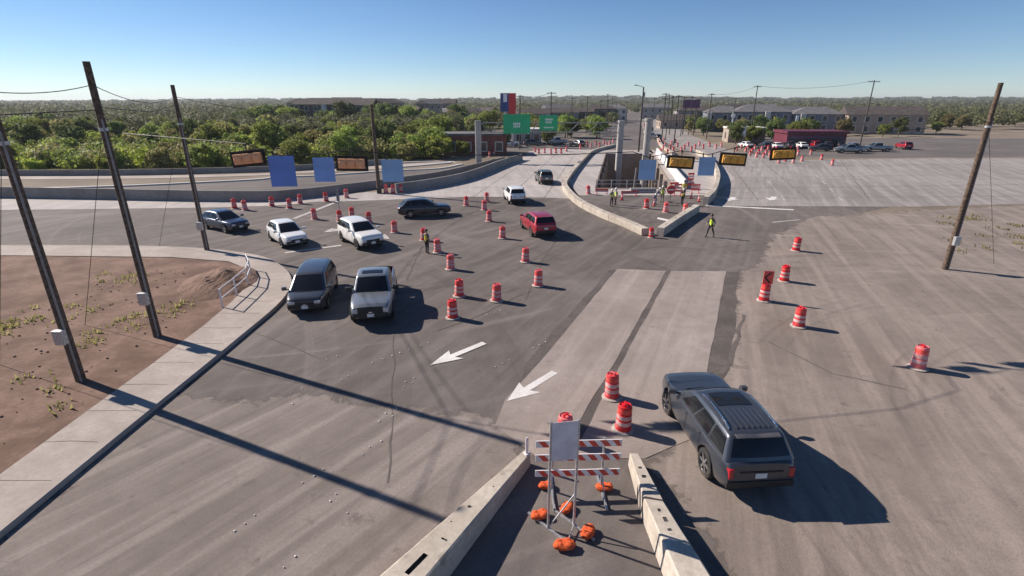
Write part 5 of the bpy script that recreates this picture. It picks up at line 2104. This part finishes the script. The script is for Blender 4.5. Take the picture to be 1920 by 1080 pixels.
person((15.58, 39.26), -150, 'worker in a yellow-green vest walking alone right of the island', 'walk', 'shirt_navy', 'trouser_dark', 'hivis', 'hat_dark', 1, 1.82)
person((-5.95, 34.59), 60, 'lone worker standing among the drums in the junction', 'stand', 'shirt_grey', 'trouser_dark', 'hivis_gold', 'hat_dark', 2, 1.72)
person((10.08, 51.71), -60, 'left of two workers in yellow-green vests on the island', 'stand', 'shirt_grey', 'trouser_dark', 'hivis', 'hat_white', 3, 1.75)
person((10.67, 52.57), 200, 'right of two workers in yellow-green vests on the island', 'stand', 'shirt_grey', 'trouser_dark', 'hivis', 'hat_white', 4, 1.72)
person((14.77, 52.86), 10, 'worker in dark clothes stooping between the island drums', 'bend', 'shirt_grey', 'trouser_jean', 'shirt_grey', 'hat_white', 5, 1.78)
person((15.87, 54.06), -120, 'worker in a pale yellow vest beside the round red sign', 'reach', 'shirt_grey', 'trouser_tan', 'hivis', 'hat_white', 6, 1.74)
person((18.93, 56.62), -100, 'worker in a golden vest standing right of the round red sign', 'stand', 'hivis_gold', 'trouser_dark', 'hivis_gold', 'hat_dark', 7, 1.9)
person((17.50, 52.57), -80, 'worker in dark trousers just behind the right island drum', 'reach', 'shirt_navy', 'trouser_dark', 'hivis_gold', 'hat_white', 8, 1.7)

# ------------------------------------------------------------------ trees
def crown_mesh(seed, rx, rz, zc, n_clump, n_leaf, leaf, mat, conical=0.0):
    rr = random.Random(seed)
    vs, fs = [], []
    clumps = []
    for k in range(n_clump):
        while True:
            p = Vector((rr.uniform(-1, 1), rr.uniform(-1, 1), rr.uniform(-1, 1)))
            if 0.25 < p.length < 1:
                break
        sh = 1 - conical * max(0, p.z)
        clumps.append((Vector((p.x * rx * 0.78 * sh, p.y * rx * 0.78 * sh, zc + p.z * rz * 0.80)), rr.uniform(0.16, 0.42) * rx))
    for k in range(n_leaf):
        c, r_ = clumps[rr.randrange(n_clump)]
        d = Vector((rr.gauss(0, 1), rr.gauss(0, 1), rr.gauss(0, 1))).normalized()
        p = c + Vector((d.x * r_, d.y * r_, d.z * r_ * 0.75)) * (rr.random() ** 0.45)
        nrm = (d + Vector((rr.uniform(-.9, .9), rr.uniform(-.9, .9), rr.uniform(-.5, 1.0)))).normalized()
        u = nrm.orthogonal().normalized()
        u = Matrix.Rotation(rr.uniform(0, 6.28), 3, nrm) @ u
        w = nrm.cross(u)
        s_ = leaf * rr.uniform(0.6, 1.35)
        b_ = len(vs)
        vs += [p - u * s_ * 0.5, p + w * s_ * 0.34 + nrm * s_ * 0.08, p + u * s_ * 0.5, p - w * s_ * 0.34 + nrm * s_ * 0.08]
        fs.append((b_, b_ + 1, b_ + 2, b_ + 3))
    me = bpy.data.meshes.new('crown')
    me.from_pydata([tuple(v) for v in vs], [], fs)
    me.materials.append(MATS[mat])
    return me


def trunk_mesh(seed, h, r):
    rr = random.Random(seed)
    q = MB()
    a = Vector((0, 0, -0.05))
    b_ = Vector((rr.uniform(-.2, .2), rr.uniform(-.2, .2), h * 0.45))
    q.tube(a, b_, r, r * 0.7, 7)
    for k in range(5):
        an = rr.uniform(0, 6.28)
        e = b_ + Vector((math.cos(an) * h * 0.22, math.sin(an) * h * 0.22, h * rr.uniform(0.2, 0.42)))
        q.tube(b_ - Vector((0, 0, rr.uniform(0, h * 0.12))), e, r * 0.45, r * 0.15, 5)
    return q.mesh('trunk', 'bark', 40)


KINDS = []
for k in range(8):
    mat = ['leaf_green', 'leaf_lime', 'leaf_olive', 'leaf_green', 'leaf_dark', 'leaf_olive', 'leaf_green', 'leaf_dark'][k]
    h = [6.6, 5.2, 6.2, 7.4, 7.6, 5.4, 5.8, 6.8][k]
    rx = [3.2, 2.7, 3.0, 3.4, 3.0, 2.8, 3.3, 2.7][k]
    KINDS.append((crown_mesh(100 + k, rx * 1.08, h * 0.47, h * 0.53, 34, 3400, 0.46, mat), trunk_mesh(200 + k, h, 0.2), mat))


def tree(xy, kind, s_, label, group, sz=None, z=0.0):
    cm_, tm_, _ = KINDS[kind]
    t = thing('tree', (xy[0], xy[1], z), rt.uniform(0, 6.28), label, 'tree', group)
    t.scale = (s_, s_, s_ * (sz or rt.uniform(0.88, 1.12)))
    link_mesh('crown', cm_, t)
    link_mesh('trunk', tm_, t)
    return t


rt = random.Random(11)
LAB = {'leaf_green': 'mid green tree in the dense woods beyond the side street', 'leaf_lime': 'bright lime green tree in the dense woods beyond the side street',
       'leaf_olive': 'dull olive tree in the dense woods beyond the side street', 'leaf_dark': 'dark green tree in the dense woods beyond the side street'}


def wood_edge(y):
    # right-hand limit of the woods at distance y
    return -14 - (y - 98) * 0.15 if y < 125 else -18 + (y - 125) * 0.06


placed = []
tries = 0
while len(placed) < 158 and tries < 9000:
    tries += 1
    y = 79 + 75 * rt.random() ** 1.2
    x = rt.uniform(-1.12 * y, wood_edge(y))
    front = 79 if x < -60 else 83 + (x + 46) * 0.46
    if y < max(79, front):
        continue
    d0 = 5.2 if y < 115 else 7.2
    if any((x - a) ** 2 + (y - b_) ** 2 < d0 * d0 for a, b_ in placed):
        continue
    placed.append((x, y))
for (x, y) in placed:
    near = y < 100
    r_ = rt.random()
    if near:
        kd = rt.choice([0, 1, 1, 2, 5, 6, 6, 3])
        s_ = rt.uniform(0.55, 0.85)
    else:
        kd = rt.choice([0, 0, 2, 3, 3, 4, 5, 6, 7, 1])
        s_ = rt.uniform(0.8, 1.12) * (1.0 if y < 140 else 1.1)
    tree((x, y), kd, s_, LAB[KINDS[kd][2]], 'woods beyond the side street', z=-0.7 * s_)
for k in range(40):
    y = rt.uniform(188, 222)
    x = rt.uniform(-0.52 * y, -0.02 * y)
    kd = rt.choice([0, 3, 4, 7, 2])
    tree((x, y), kd, rt.choice([0.8, 0.95, 1.1, 1.3, 1.45]), 'tall tree right in front of the apartment blocks behind the woods', 'trees by the apartment blocks')
# trees that can be told apart
tree((-9.6, 102.5), 0, 0.52, 'small green tree in front of the dark red brick building', 'street trees')
tree((-13.6, 101.0), 1, 0.85, 'bright green tree at the left end of the dark red brick building', 'street trees')
tree((8.60, 128.00, 1.39)[:2], 4, 0.62, 'small dark tree under the smaller green sign', 'street trees')
tree((-1.74, 124.00, 1.66)[:2], 7, 0.55, 'small dark tree under the larger green sign', 'street trees')
for k in range(28):
    y = rt.uniform(135, 300)
    c = 47 + (y - 190) * 0.225
    sd = rt.choice([-1, 1])
    tree((c + sd * rt.uniform(15, 30), y), rt.choice([0, 2, 4, 7, 5]), rt.uniform(0.6, 1.0), 'roadside tree close to the far avenue', 'trees close to the far avenue')
for k in range(26):
    y = rt.uniform(150, 240)
    x = rt.uniform(0.02 * y, 0.17 * y) if k % 2 else rt.uniform(-0.12 * y, 0.06 * y)
    tree((x, y), rt.choice([0, 2, 4, 7, 3]), rt.uniform(0.75, 1.05), 'tree among the houses left of the far avenue', 'trees along the far avenue')
for k in range(44):
    y = rt.uniform(140, 235)
    x = rt.uniform(0.36 * y + 6, 1.08 * y)
    if y < 168 and x < 66 + (y - 140) * 0.2:
        continue
    tree((x, y), rt.choice([0, 2, 2, 4, 5, 7, 6]), rt.uniform(0.6, 1.0), 'tree beyond the car park on the right', 'trees beyond the car park')
for (u, lab) in (((56, 133), 'olive tree left of the parked cars behind the dark poles'), ((61, 136), 'spreading green tree above the parked cars'), ((66, 134), 'dark green tree right above the parked cars'),
                 ((73, 136), 'dark bushy tree between the parked cars and the pale shop')):
    tree(u, rt.choice([0, 4, 6]), 0.85, lab, 'street trees')

# the wood that fades into one mass towards the horizon
vs, fs = [], []


def clump_quads(x, y, z0, hgt, rad, n, size):
    for k in range(n):
        while True:
            p = Vector((rt.uniform(-1, 1), rt.uniform(-1, 1), rt.uniform(-0.6, 1)))
            if p.length < 1:
                break
        q = Vector((x + p.x * rad, y + p.y * rad, z0 + hgt * 0.55 + p.z * hgt * 0.45))
        d = Vector((p.x + rt.uniform(-.7, .7), p.y - 0.3 + rt.uniform(-.7, .7), p.z + rt.uniform(-.4, .8)))
        if d.length < 1e-3:
            d = Vector((0, 0, 1))
        d.normalize()
        u = Matrix.Rotation(rt.uniform(0, 6.28), 3, d) @ d.orthogonal().normalized()
        w = d.cross(u)
        s_ = size * rt.uniform(0.6, 1.4)
        b_ = len(vs)
        vs.extend([tuple(q - u * s_ * .5), tuple(q + w * s_ * .4), tuple(q + u * s_ * .5), tuple(q - w * s_ * .4)])
        fs.append((b_, b_ + 1, b_ + 2, b_ + 3))


def hill(x, y):
    k = max(0.0, min(1.0, (y - 700) / 2600))
    return k * k * (3 - 2 * k) * (22 + 9 * math.sin(x * 0.0011 + 1.0) + 5 * math.sin(x * 0.0037) + (x / 3000) * 7)


for k in range(520):
    y = rt.uniform(85 if k % 3 == 0 else 128, 205)
    x = rt.uniform(-1.9 * y, (-1.1 * y if y < 128 else wood_edge(y) - 2))
    clump_quads(x, y, 0, rt.uniform(4.5, 7.0), rt.uniform(2.2, 3.4), 420, 0.55)
for k in range(2100):
    y = 200 + 330 * rt.random() ** 0.8
    x = rt.uniform(-1.7, 1.6) * y
    if abs(x - (47 + (y - 190) * 0.225)) < 13 and y < 430:
        continue
    hh = rt.uniform(4.5, 8.0) * (0.92 if x > 0 else 1.0)
    clump_quads(x, y, 0, hh, rt.uniform(2.6, 4.2), 130 if y < 340 else 80, 0.9 if y < 340 else 1.25)
for k in range(3400):
    y = 530 * (2600 / 530) ** rt.random()
    x = rt.uniform(-1.6, 1.5) * y
    hh = rt.uniform(5.5, 9.0)
    f_ = max(1.0, y / 700)
    clump_quads(x, y, hill(x, y), hh, rt.uniform(4, 6.5) * f_, 42, 2.4 * f_)
dv, df = vs, fs
vs, fs = [], []
for k in range(520):
    x = -rt.uniform(14, 118)
    y0 = 80 if x < -60 else 84 + (x + 46) * 0.46
    y = max(80.5, y0 + 1.0) + 46 * rt.random() ** 1.5
    if x > wood_edge(y) - 1:
        continue
    clump_quads(x, y, -0.3, rt.uniform(1.8, 4.4), rt.uniform(1.3, 2.6), 260, 0.42)
me = bpy.data.meshes.new('undergrowth')
me.from_pydata(vs, [], fs)
me.materials.append(MATS['leaf_green'])
me.materials.append(MATS['leaf_lime'])
me.materials.append(MATS['leaf_olive'])
me.polygons.foreach_set('material_index', [(0, 2, 1, 0, 2)[(i // 260) % 5] for i in range(len(fs))])
o = link_mesh('undergrowth', me)
tag(o, 'tangled green and olive bushes filling the gaps under the woods', 'undergrowth', kind='stuff')
vs, fs = dv, df
me = bpy.data.meshes.new('distant_woods')
me.from_pydata(vs, [], fs)
me.materials.append(MATS['leaf_far'])
o = link_mesh('distant_woods', me)
tag(o, 'hazy grey-green woods reaching to the horizon', 'woods', kind='stuff')
# gently rising far hills under the woods
hv, hf = [], []
NX, NY = 60, 24
for j in range(NY + 1):
    y = 680 * (5200 / 680) ** (j / NY)
    for i in range(NX + 1):
        x = (-1.35 + 2.7 * i / NX) * y
        hv.append((x, y, hill(x, y) + (0.0 if j else -0.3)))
for j in range(NY):
    for i in range(NX):
        a = j * (NX + 1) + i
        hf.append((a, a + 1, a + NX + 2, a + NX + 1))
me = bpy.data.meshes.new('hills')
me.from_pydata(hv, [], hf)
me.materials.append(MATS['leaf_far'])
me.polygons.foreach_set('use_smooth', [True] * len(me.polygons))
o = link_mesh('hills', me)
o['kind'] = 'structure'

# ------------------------------------------------------------------ buildings
def win_mesh(w, h):
    q = MB()
    q.box((0, 0, 0), (w, 0.06, h))
    return q.mesh('window', 'building_glass')


WIN = win_mesh(1.3, 1.6)
WIDE = win_mesh(2.2, 1.7)
fq = MB()
for c, sz in (((0, -0.02, 0.88), (1.62, 0.1, 0.16)), ((0, -0.02, -0.88), (1.62, 0.1, 0.16)), ((-0.73, -0.02, 0), (0.16, 0.1, 1.6)), ((0.73, -0.02, 0), (0.16, 0.1, 1.6))):
    fq.box(c, sz)
FRAME = fq.mesh('frame', 'pale_trim')


def building(x, y, rz, w, d, floors, wall, roof, label, rooftype='gable', cat='building', group=None, bays=None, strip=None, fh=2.95):
    t = thing('apartment_building' if floors > 1 else 'shop_building', (x, y, 0), R(rz), label, cat, group)
    h = floors * fh
    q = MB()
    q.box((0, 0, h / 2), (w, d, h))
    q.build('wall', wall, t)
    q = MB()
    if rooftype == 'gable':
        e = 0.5
        rh = d * 0.22
        q.add([(-w / 2 - e, -d / 2 - e, h), (w / 2 + e, -d / 2 - e, h), (w / 2 + e, d / 2 + e, h), (-w / 2 - e, d / 2 + e, h), (-w / 2 - e, 0, h + rh), (w / 2 + e, 0, h + rh)],
              [(0, 1, 5, 4), (2, 3, 4, 5), (0, 4, 3), (1, 2, 5), (3, 2, 1, 0)])
    elif rooftype == 'hip':
        e = 0.5
        rh = d * 0.20
        q.add([(-w / 2 - e, -d / 2 - e, h), (w / 2 + e, -d / 2 - e, h), (w / 2 + e, d / 2 + e, h), (-w / 2 - e, d / 2 + e, h), (-w / 2 + d * 0.4, 0, h + rh), (w / 2 - d * 0.4, 0, h + rh)],
              [(0, 1, 5, 4), (2, 3, 4, 5), (0, 4, 3), (1, 2, 5), (3, 2, 1, 0)])
    else:
        q.box((0, 0, h + 0.2), (w + 0.3, d + 0.3, 0.4))
    q.build('roof', roof, t)
    nb_ = bays or max(2, int(w / 3.4))
    for f in range(floors):
        for k in range(nb_):
            px = -w / 2 + w * (k + 0.5) / nb_
            wn_ = link_mesh('window', WIN, t, (px, -d / 2 - 0.02, f * fh + 1.6))
            link_mesh('frame', FRAME, wn_)
        for s in (-1, 1):
            for k in range(max(1, int(d / 5))):
                py = -d / 2 + d * (k + 0.5) / max(1, int(d / 5))
                link_mesh('window', WIN, t, (s * (w / 2 + 0.02), py, f * fh + 1.6), (0, 0, R(90)))
    if strip:
        for px in strip:
            q = MB()
            q.box((px, -d / 2 - 0.6, h * 0.5), (1.6, 1.2, h * 1.02))
            q.build('stair_tower', 'stucco_white', t)
    return t


APT = 'apartment blocks behind the woods'
building((-74.27, 215.00, 5.13)[0], 215, 4, 21, 12, 3, 'stucco_brown', 'roof_brown', 'dark brown apartment block rising behind the woods at the left', 'hip', group=APT, strip=(1.5,), fh=3.0)
building((-63.10, 222.00, 4.97)[0], 224, -6, 15, 12, 3, 'stucco_grey', 'roof_brown', 'grey-brown apartment block right of the dark brown one', 'gable', group=APT, fh=2.9)
for k, (u, D, w, wall, lab) in enumerate(((724, 225, 9, 'stucco_tan', 'tan gabled block first right of the tall wooden pole'), (748, 238, 9, 'stucco_white', 'narrow white gabled block second right of the tall wooden pole'),
                                          (776, 226, 9, 'stucco_white', 'white gabled block third right of the tall wooden pole'), (806, 242, 10, 'stucco_tan', 'tan block behind the lime green trees'),
                                          (842, 250, 12, 'stucco_grey', 'grey block among dark trees left of the gantry column'), (880, 240, 11, 'stucco_tan', 'tan block directly behind the gantry column'),
                                          (914, 252, 10, 'stucco_grey', 'grey block between the gantry column and the pylon sign'))):
    building((u - 960) / 960 * (D * 0.94 + 3.4), D, rt.choice([-70, -35, 20, 55]), w * 0.85, 8, rt.choice([2, 3, 3]), wall, rt.choice(['roof_brown', 'roof_grey']), lab, 'gable', group=APT, fh=rt.uniform(2.75, 3.25))
for (u, D, w, wall, lab) in ((992, 190, 8, 'stucco_tan', 'tan house right of the blue and red pylon sign'), (1010, 205, 8, 'stucco_white', 'pale house between the two green signs'),
                             (1060, 215, 10, 'stucco_grey', 'grey house right of the smaller green sign'), (1090, 232, 10, 'stucco_brown', 'brown house left of the far avenue')):
    building((u - 960) / 960 * (D * 0.94 + 3.4), D, rt.uniform(-15, 15), w, 8, 2, wall, 'roof_brown', lab, 'gable', group='houses left of the far avenue', fh=3.0)
building((1352 - 960) / 960 * (195 * .94 + 3.4), 195, -14, 13, 11, 2, 'stucco_blue', 'roof_grey', 'left of two grey-blue apartment blocks beyond the car park', 'hip', group='grey-blue blocks', strip=(-5.4,), fh=3.2)
building((1418 - 960) / 960 * (188 * .94 + 3.4), 188, -14, 18, 12, 2, 'stucco_blue', 'roof_grey', 'right of two grey-blue apartment blocks beyond the car park', 'hip', group='grey-blue blocks', strip=(1.5,), fh=3.4)
building((1520 - 960) / 960 * (190 * .94 + 3.4), 190, -14, 16, 12, 2, 'stucco_blue', 'roof_grey', 'grey-blue block farther right behind the burgundy building', 'hip', group='grey-blue blocks', strip=(-5.0,), fh=3.0)
building((1645 - 960) / 960 * (180 * .94 + 3.4), 180, -18, 22, 12, 2, 'stucco_tan', 'roof_brown', 'tan block at the far right beyond the trees', 'gable', group='grey-blue blocks', fh=3.0)
building((1392 - 960) / 960 * (141 * .94 + 3.4), 141, -10, 9, 7, 1, 'stucco_tan', 'pale_trim', 'small pale flat-roofed shop right of the parked cars', 'flat', fh=3.4)
for k, (u, D, w, wall, roof_, fl, lab) in enumerate((
        (575, 268, 15, 'stucco_tan', 'roof_brown', 3, 'tan apartment block seen above the trees left of the dark brown block'), (655, 280, 14, 'stucco_brown', 'roof_grey', 3, 'brown block with grey roof behind the tall wooden pole'),
        (735, 285, 14, 'stucco_grey', 'roof_brown', 3, 'grey block on the skyline behind the white gabled blocks'), (830, 290, 15, 'stucco_tan', 'roof_brown', 3, 'tan block on the skyline left of the gantry'),
        (1045, 262, 14, 'stucco_grey', 'roof_grey', 2, 'grey low block behind the smaller green sign'), (1122, 275, 16, 'stucco_brown', 'roof_brown', 2, 'brown low block left of the far avenue among poles'),
        (1150, 300, 14, 'stucco_white', 'roof_grey', 2, 'pale shop front at the left of the far avenue'), (1228, 330, 16, 'stucco_grey', 'roof_grey', 2, 'grey block where the far avenue runs into the trees'),
        (1262, 215, 12, 'stucco_tan', 'roof_brown', 1, 'low tan shop right of the far avenue behind the poles'), (1300, 232, 16, 'stucco_grey', 'roof_brown', 2, 'grey block behind the purple sign board'),
        (1385, 265, 20, 'stucco_tan', 'roof_brown', 2, 'tan roofed block behind the grey-blue apartments'), (1470, 250, 20, 'stucco_white', 'roof_grey', 2, 'pale block on the skyline behind the burgundy building'))):
    building((u - 960) / 960 * (D * 0.94 + 3.4), D, rt.uniform(-22, 22), w, 10, fl, wall, roof_, lab, rt.choice(['gable', 'hip']), group='buildings on the skyline', fh=rt.uniform(3.0, 3.5))
# dark red brick building by the bend
building(-7.5, 109, 3, 12.5, 8, 1, 'brick_red', 'roof_grey', 'low dark red brick building behind the gantry column', 'flat', fh=3.7, bays=4)
building(2.8, 136, 0, 9, 7, 1, 'stucco_grey', 'pale_trim', 'low grey shop with a pale roof edge under the larger green sign', 'flat', fh=3.3, bays=4)
# burgundy building at the right edge
bx = (1497 - 960) / 960 * (126 * .94 + 3.4)
t = thing('shop_building', (bx, 127, 0), R(-6), 'burgundy shop with a band of pale stripe at the right edge', 'building')
for nm, c, sz, mt in (('wall', (2.5, 0, 1.55), (13, 8, 3.1), 'burgundy'), ('fascia', (2.5, -0.25, 3.35), (13.6, 8.6, 0.6), 'burgundy'), ('stripe', (2.5, -4.05, 2.25), (12.2, 0.1, 0.5), 'purple_sign'),
                      ('base', (2.5, -4.06, 0.3), (13.05, 0.12, 0.6), 'pale_trim')):
    q = MB()
    q.box(c, sz)
    q.build(nm, mt, t)
for k in range(4):
    link_mesh('window', WIDE, t, (-2.2 + k * 3.1, -4.03, 1.35))
# purple sign board on poles
px, py, pz = (56.01, 170.00, 9.15)
t = thing('billboard', (px, py, 0), R(-10), 'purple sign board on two posts left of the grey-blue blocks', 'billboard')
for s in (-1.6, 1.6):
    q = MB()
    q.tube((s, 0, 0), (s, 0, pz), 0.15, 0.15, 8)
    q.build('post', 'pole_dark', t)
q = MB()
q.box((0, -0.2, pz + 0.2), (5.2, 0.3, 2.4))
q.build('board', 'purple_sign', t)
# blue, white and red pylon sign
px, py, pz = (-0.86, 126.00, 9.84)
t = thing('pylon_sign', (px, py, 0), 0, 'tall pylon sign, blue with a white square on the left, red on the right', 'sign')
q = MB()
q.tube((-0.7, 0.2, 0), (-0.7, 0.2, pz - 1.9), 0.28, 0.28, 10)
q.tube((1.1, 0.2, 0), (1.1, 0.2, pz - 1.9), 0.28, 0.28, 10)
q.build('legs', 'galvanised', t)
for nm, c, sz, mt in (('blue_panel', (-0.88, 0, pz), (1.9, 0.6, 4.0), 'sign_navy'), ('red_panel', (0.92, 0, pz - 0.35), (1.68, 0.6, 4.7), 'sign_red'), ('white_panel', (-0.72, -0.32, pz + 0.95), (0.85, 0.06, 1.75), 'sign_white')):
    q = MB()
    q.box(c, sz)
    q.build(nm, mt, t)
# small white and yellow sign faces on the right
for (u, v, D, w, h, mt, lab) in ((1369, 217, 150, 1.0, 0.8, 'sign_white', 'small white sign face on a post right of the left grey-blue block'),
                                 (1448, 222, 150, 1.0, 0.9, 'hivis_gold', 'small amber sign face on a post right of the right grey-blue block'),
                                 (1488, 228, 150, 0.8, 3.2, 'sign_white', 'narrow white upright sign above the burgundy building'),
                                 (1392, 246, 132, 0.8, 3.0, 'sign_white', 'narrow white upright sign by the small pale shop')):
    x = (u - 960) / 960 * (D * 0.94 + 3.4)
    z = 10 - D * math.tan(R(20) - math.atan((540 - v) / 960))
    t = thing('small_sign', (x, D, 0), 0, lab, 'sign')
    q = MB()
    q.tube((0, 0.1, 0), (0, 0.1, z), 0.09, 0.09, 8)
    q.build('post', 'galvanised', t)
    q = MB()
    q.box((0, 0, z), (w, 0.15, h))
    q.build('face', mt, t, bevel=0.03)

# ------------------------------------------------------------------ parked and distant vehicles
protos = [make_car((63.0, 120.5), 80, 'dark grey parked car at the left end of the row', 'paint_graphite', 'cross', 4.5, 1.85, 1.6, 2.65, 0.35, 'parked cars', fine=False),
          make_car((66.0, 120.8), 82, 'white parked car, second from the left end of the row', 'paint_white', 'sedan', 4.6, 1.82, 1.45, 2.7, 0.33, 'parked cars', fine=False),
          make_car((69.0, 121.0), 80, 'dark red parked car in the row by the trees', 'paint_red', 'suv', 4.6, 1.88, 1.72, 2.7, 0.36, 'parked cars', fine=False),
          make_car((78.0, 113.0), 170, 'silver pickup parked left of the burgundy building', 'paint_silver', 'pickup', 5.5, 2.0, 1.88, 3.4, 0.40, 'parked cars', fine=False)]
FARC = [(0, (57.0, 119.5), 84, 'dark parked car farthest left in the car park'), (1, (60.0, 120.0), 80, 'white parked car between two dark ones in the car park'), (0, (72.0, 121.5), 78, 'dark parked car right of the dark red one'),
        (0, (75.0, 122.0), 82, 'dark parked car next to the small pale shop'), (3, (72.5, 112.5), 174, 'silver pickup parked behind the field of drums'), (1, (80.5, 117.0), 150, 'white car parked against the burgundy building'),
        (0, (50.0, 196.0), 105, 'dark car far along the avenue'), (2, (57.0, 225.0), -76, 'dark red car far along the avenue coming closer'), (1, (44.0, 172.0), 104, 'white car far along the avenue'),
        (0, (15.5, 126.0), 120, 'dark car behind the drums left of the first column'), (3, (11.0, 131.0), 200, 'silver pickup by the low grey shop'), (0, (5.0, 128.0), 10, 'dark car parked by the low grey shop'),
        (1, (-0.5, 127.0), 20, 'white car parked under the larger green sign'), (0, (40.5, 150.0), 104, 'dark car on the avenue behind the street lamp'), (2, (88.0, 119.0), 80, 'dark red car parked right of the burgundy building'), (0, (66.5, 114.0), 165, 'dark car parked at the left edge of the field of drums'),
        (3, (69.8, 109.2), 168, 'silver pickup standing nearest the field of drums'), (1, (54.0, 122.5), 95, 'white car parked at the left end behind the dark poles')]
for k, p, a, lab in FARC:
    o = copy_tree(protos[k])
    o.location = (p[0], p[1], 0)
    o.rotation_euler = (0, 0, R(a))
    o['label'] = lab

# ------------------------------------------------------------------ weeds on the dusty ground and grass along the woods
wv, wf = [], []
rw = random.Random(5)


def tuft(x, y, n, h, sp):
    for k in range(n):
        a = rw.uniform(0, 6.28)
        bx_, by_ = x + rw.gauss(0, sp), y + rw.gauss(0, sp)
        hh = h * rw.uniform(0.5, 1.3)
        lx, ly = math.cos(a) * hh * 0.5, math.sin(a) * hh * 0.5
        wd = 0.03 + 0.03 * rw.random()
        px_, py_ = -math.sin(a) * wd, math.cos(a) * wd
        b_ = len(wv)
        wv.extend([(bx_ - px_, by_ - py_, -0.01), (bx_ + px_, by_ + py_, -0.01), (bx_ + lx, by_ + ly, hh)])
        wf.append((b_, b_ + 1, b_ + 2))


for k in range(260):
    y = rw.uniform(24, 47)
    x = rw.uniform(31 + max(0, (y - 40)) * 0.5, 58)
    if (math.sin(x * 0.5) + math.sin(y * 0.7 + 1) + rw.uniform(-1, 1) > 0.3):
        tuft(x, y, 22, 0.22, 0.35)
me = bpy.data.meshes.new('weeds')
me.from_pydata(wv, [], wf)
me.materials.append(MATS['leaf_olive'])
o = link_mesh('weeds', me)
tag(o, 'patchy olive weeds on the dusty shoulder at the far right', 'weeds', kind='stuff')
wv, wf = [], []
for k in range(160):
    x, y = rw.uniform(-26, -15.2), rw.uniform(4, 30)
    if x < -15.2 - max(0, y - 20) * 0.28 and math.sin(x * 1.3) + math.sin(y * 0.9) + rw.uniform(-1.2, 0.8) > 0:
        n0 = len(wv)
        tuft(x, y, 18, 0.2, 0.28)
        wv[n0:] = [(a, b_, c + 0.11) for a, b_, c in wv[n0:]]
for k in range(2600):
    x = rw.uniform(-110, -20)
    y0 = 76.5 if x < -60 else 78 + (x + 60) * 0.33
    tuft(x, y0 + abs(rw.gauss(0, 4)) + 0.4, 12, 0.5, 0.5)
me = bpy.data.meshes.new('tall_grass')
me.from_pydata(wv, [], wf)
me.materials.append(MATS['leaf_olive'])
o = link_mesh('tall_grass', me)
tag(o, 'rough olive grass along the woods and on the corner earth', 'grass', kind='stuff')

# ------------------------------------------------------------------ the air
q = MB()
q.box((0, 4300, 26), (9400, 9900, 70))
o = q.build('haze', 'black_plastic')
o.data.materials.clear()
hm = bpy.data.materials.new('haze_air')
hm.use_nodes = True
hn = hm.node_tree
for nn_ in list(hn.nodes):
    hn.nodes.remove(nn_)
ho = hn.nodes.new('ShaderNodeOutputMaterial')
hv_ = hn.nodes.new('ShaderNodeVolumePrincipled')
hv_.inputs['Color'].default_value = (0.80, 0.86, 0.95, 1)
hv_.inputs['Density'].default_value = 0.00013
hv_.inputs['Anisotropy'].default_value = 0.2
hn.links.new(hv_.outputs[0], ho.inputs['Volume'])
o.data.materials.append(hm)
o['kind'] = 'stuff'
tag(o, 'faint haze over the whole place', 'haze')
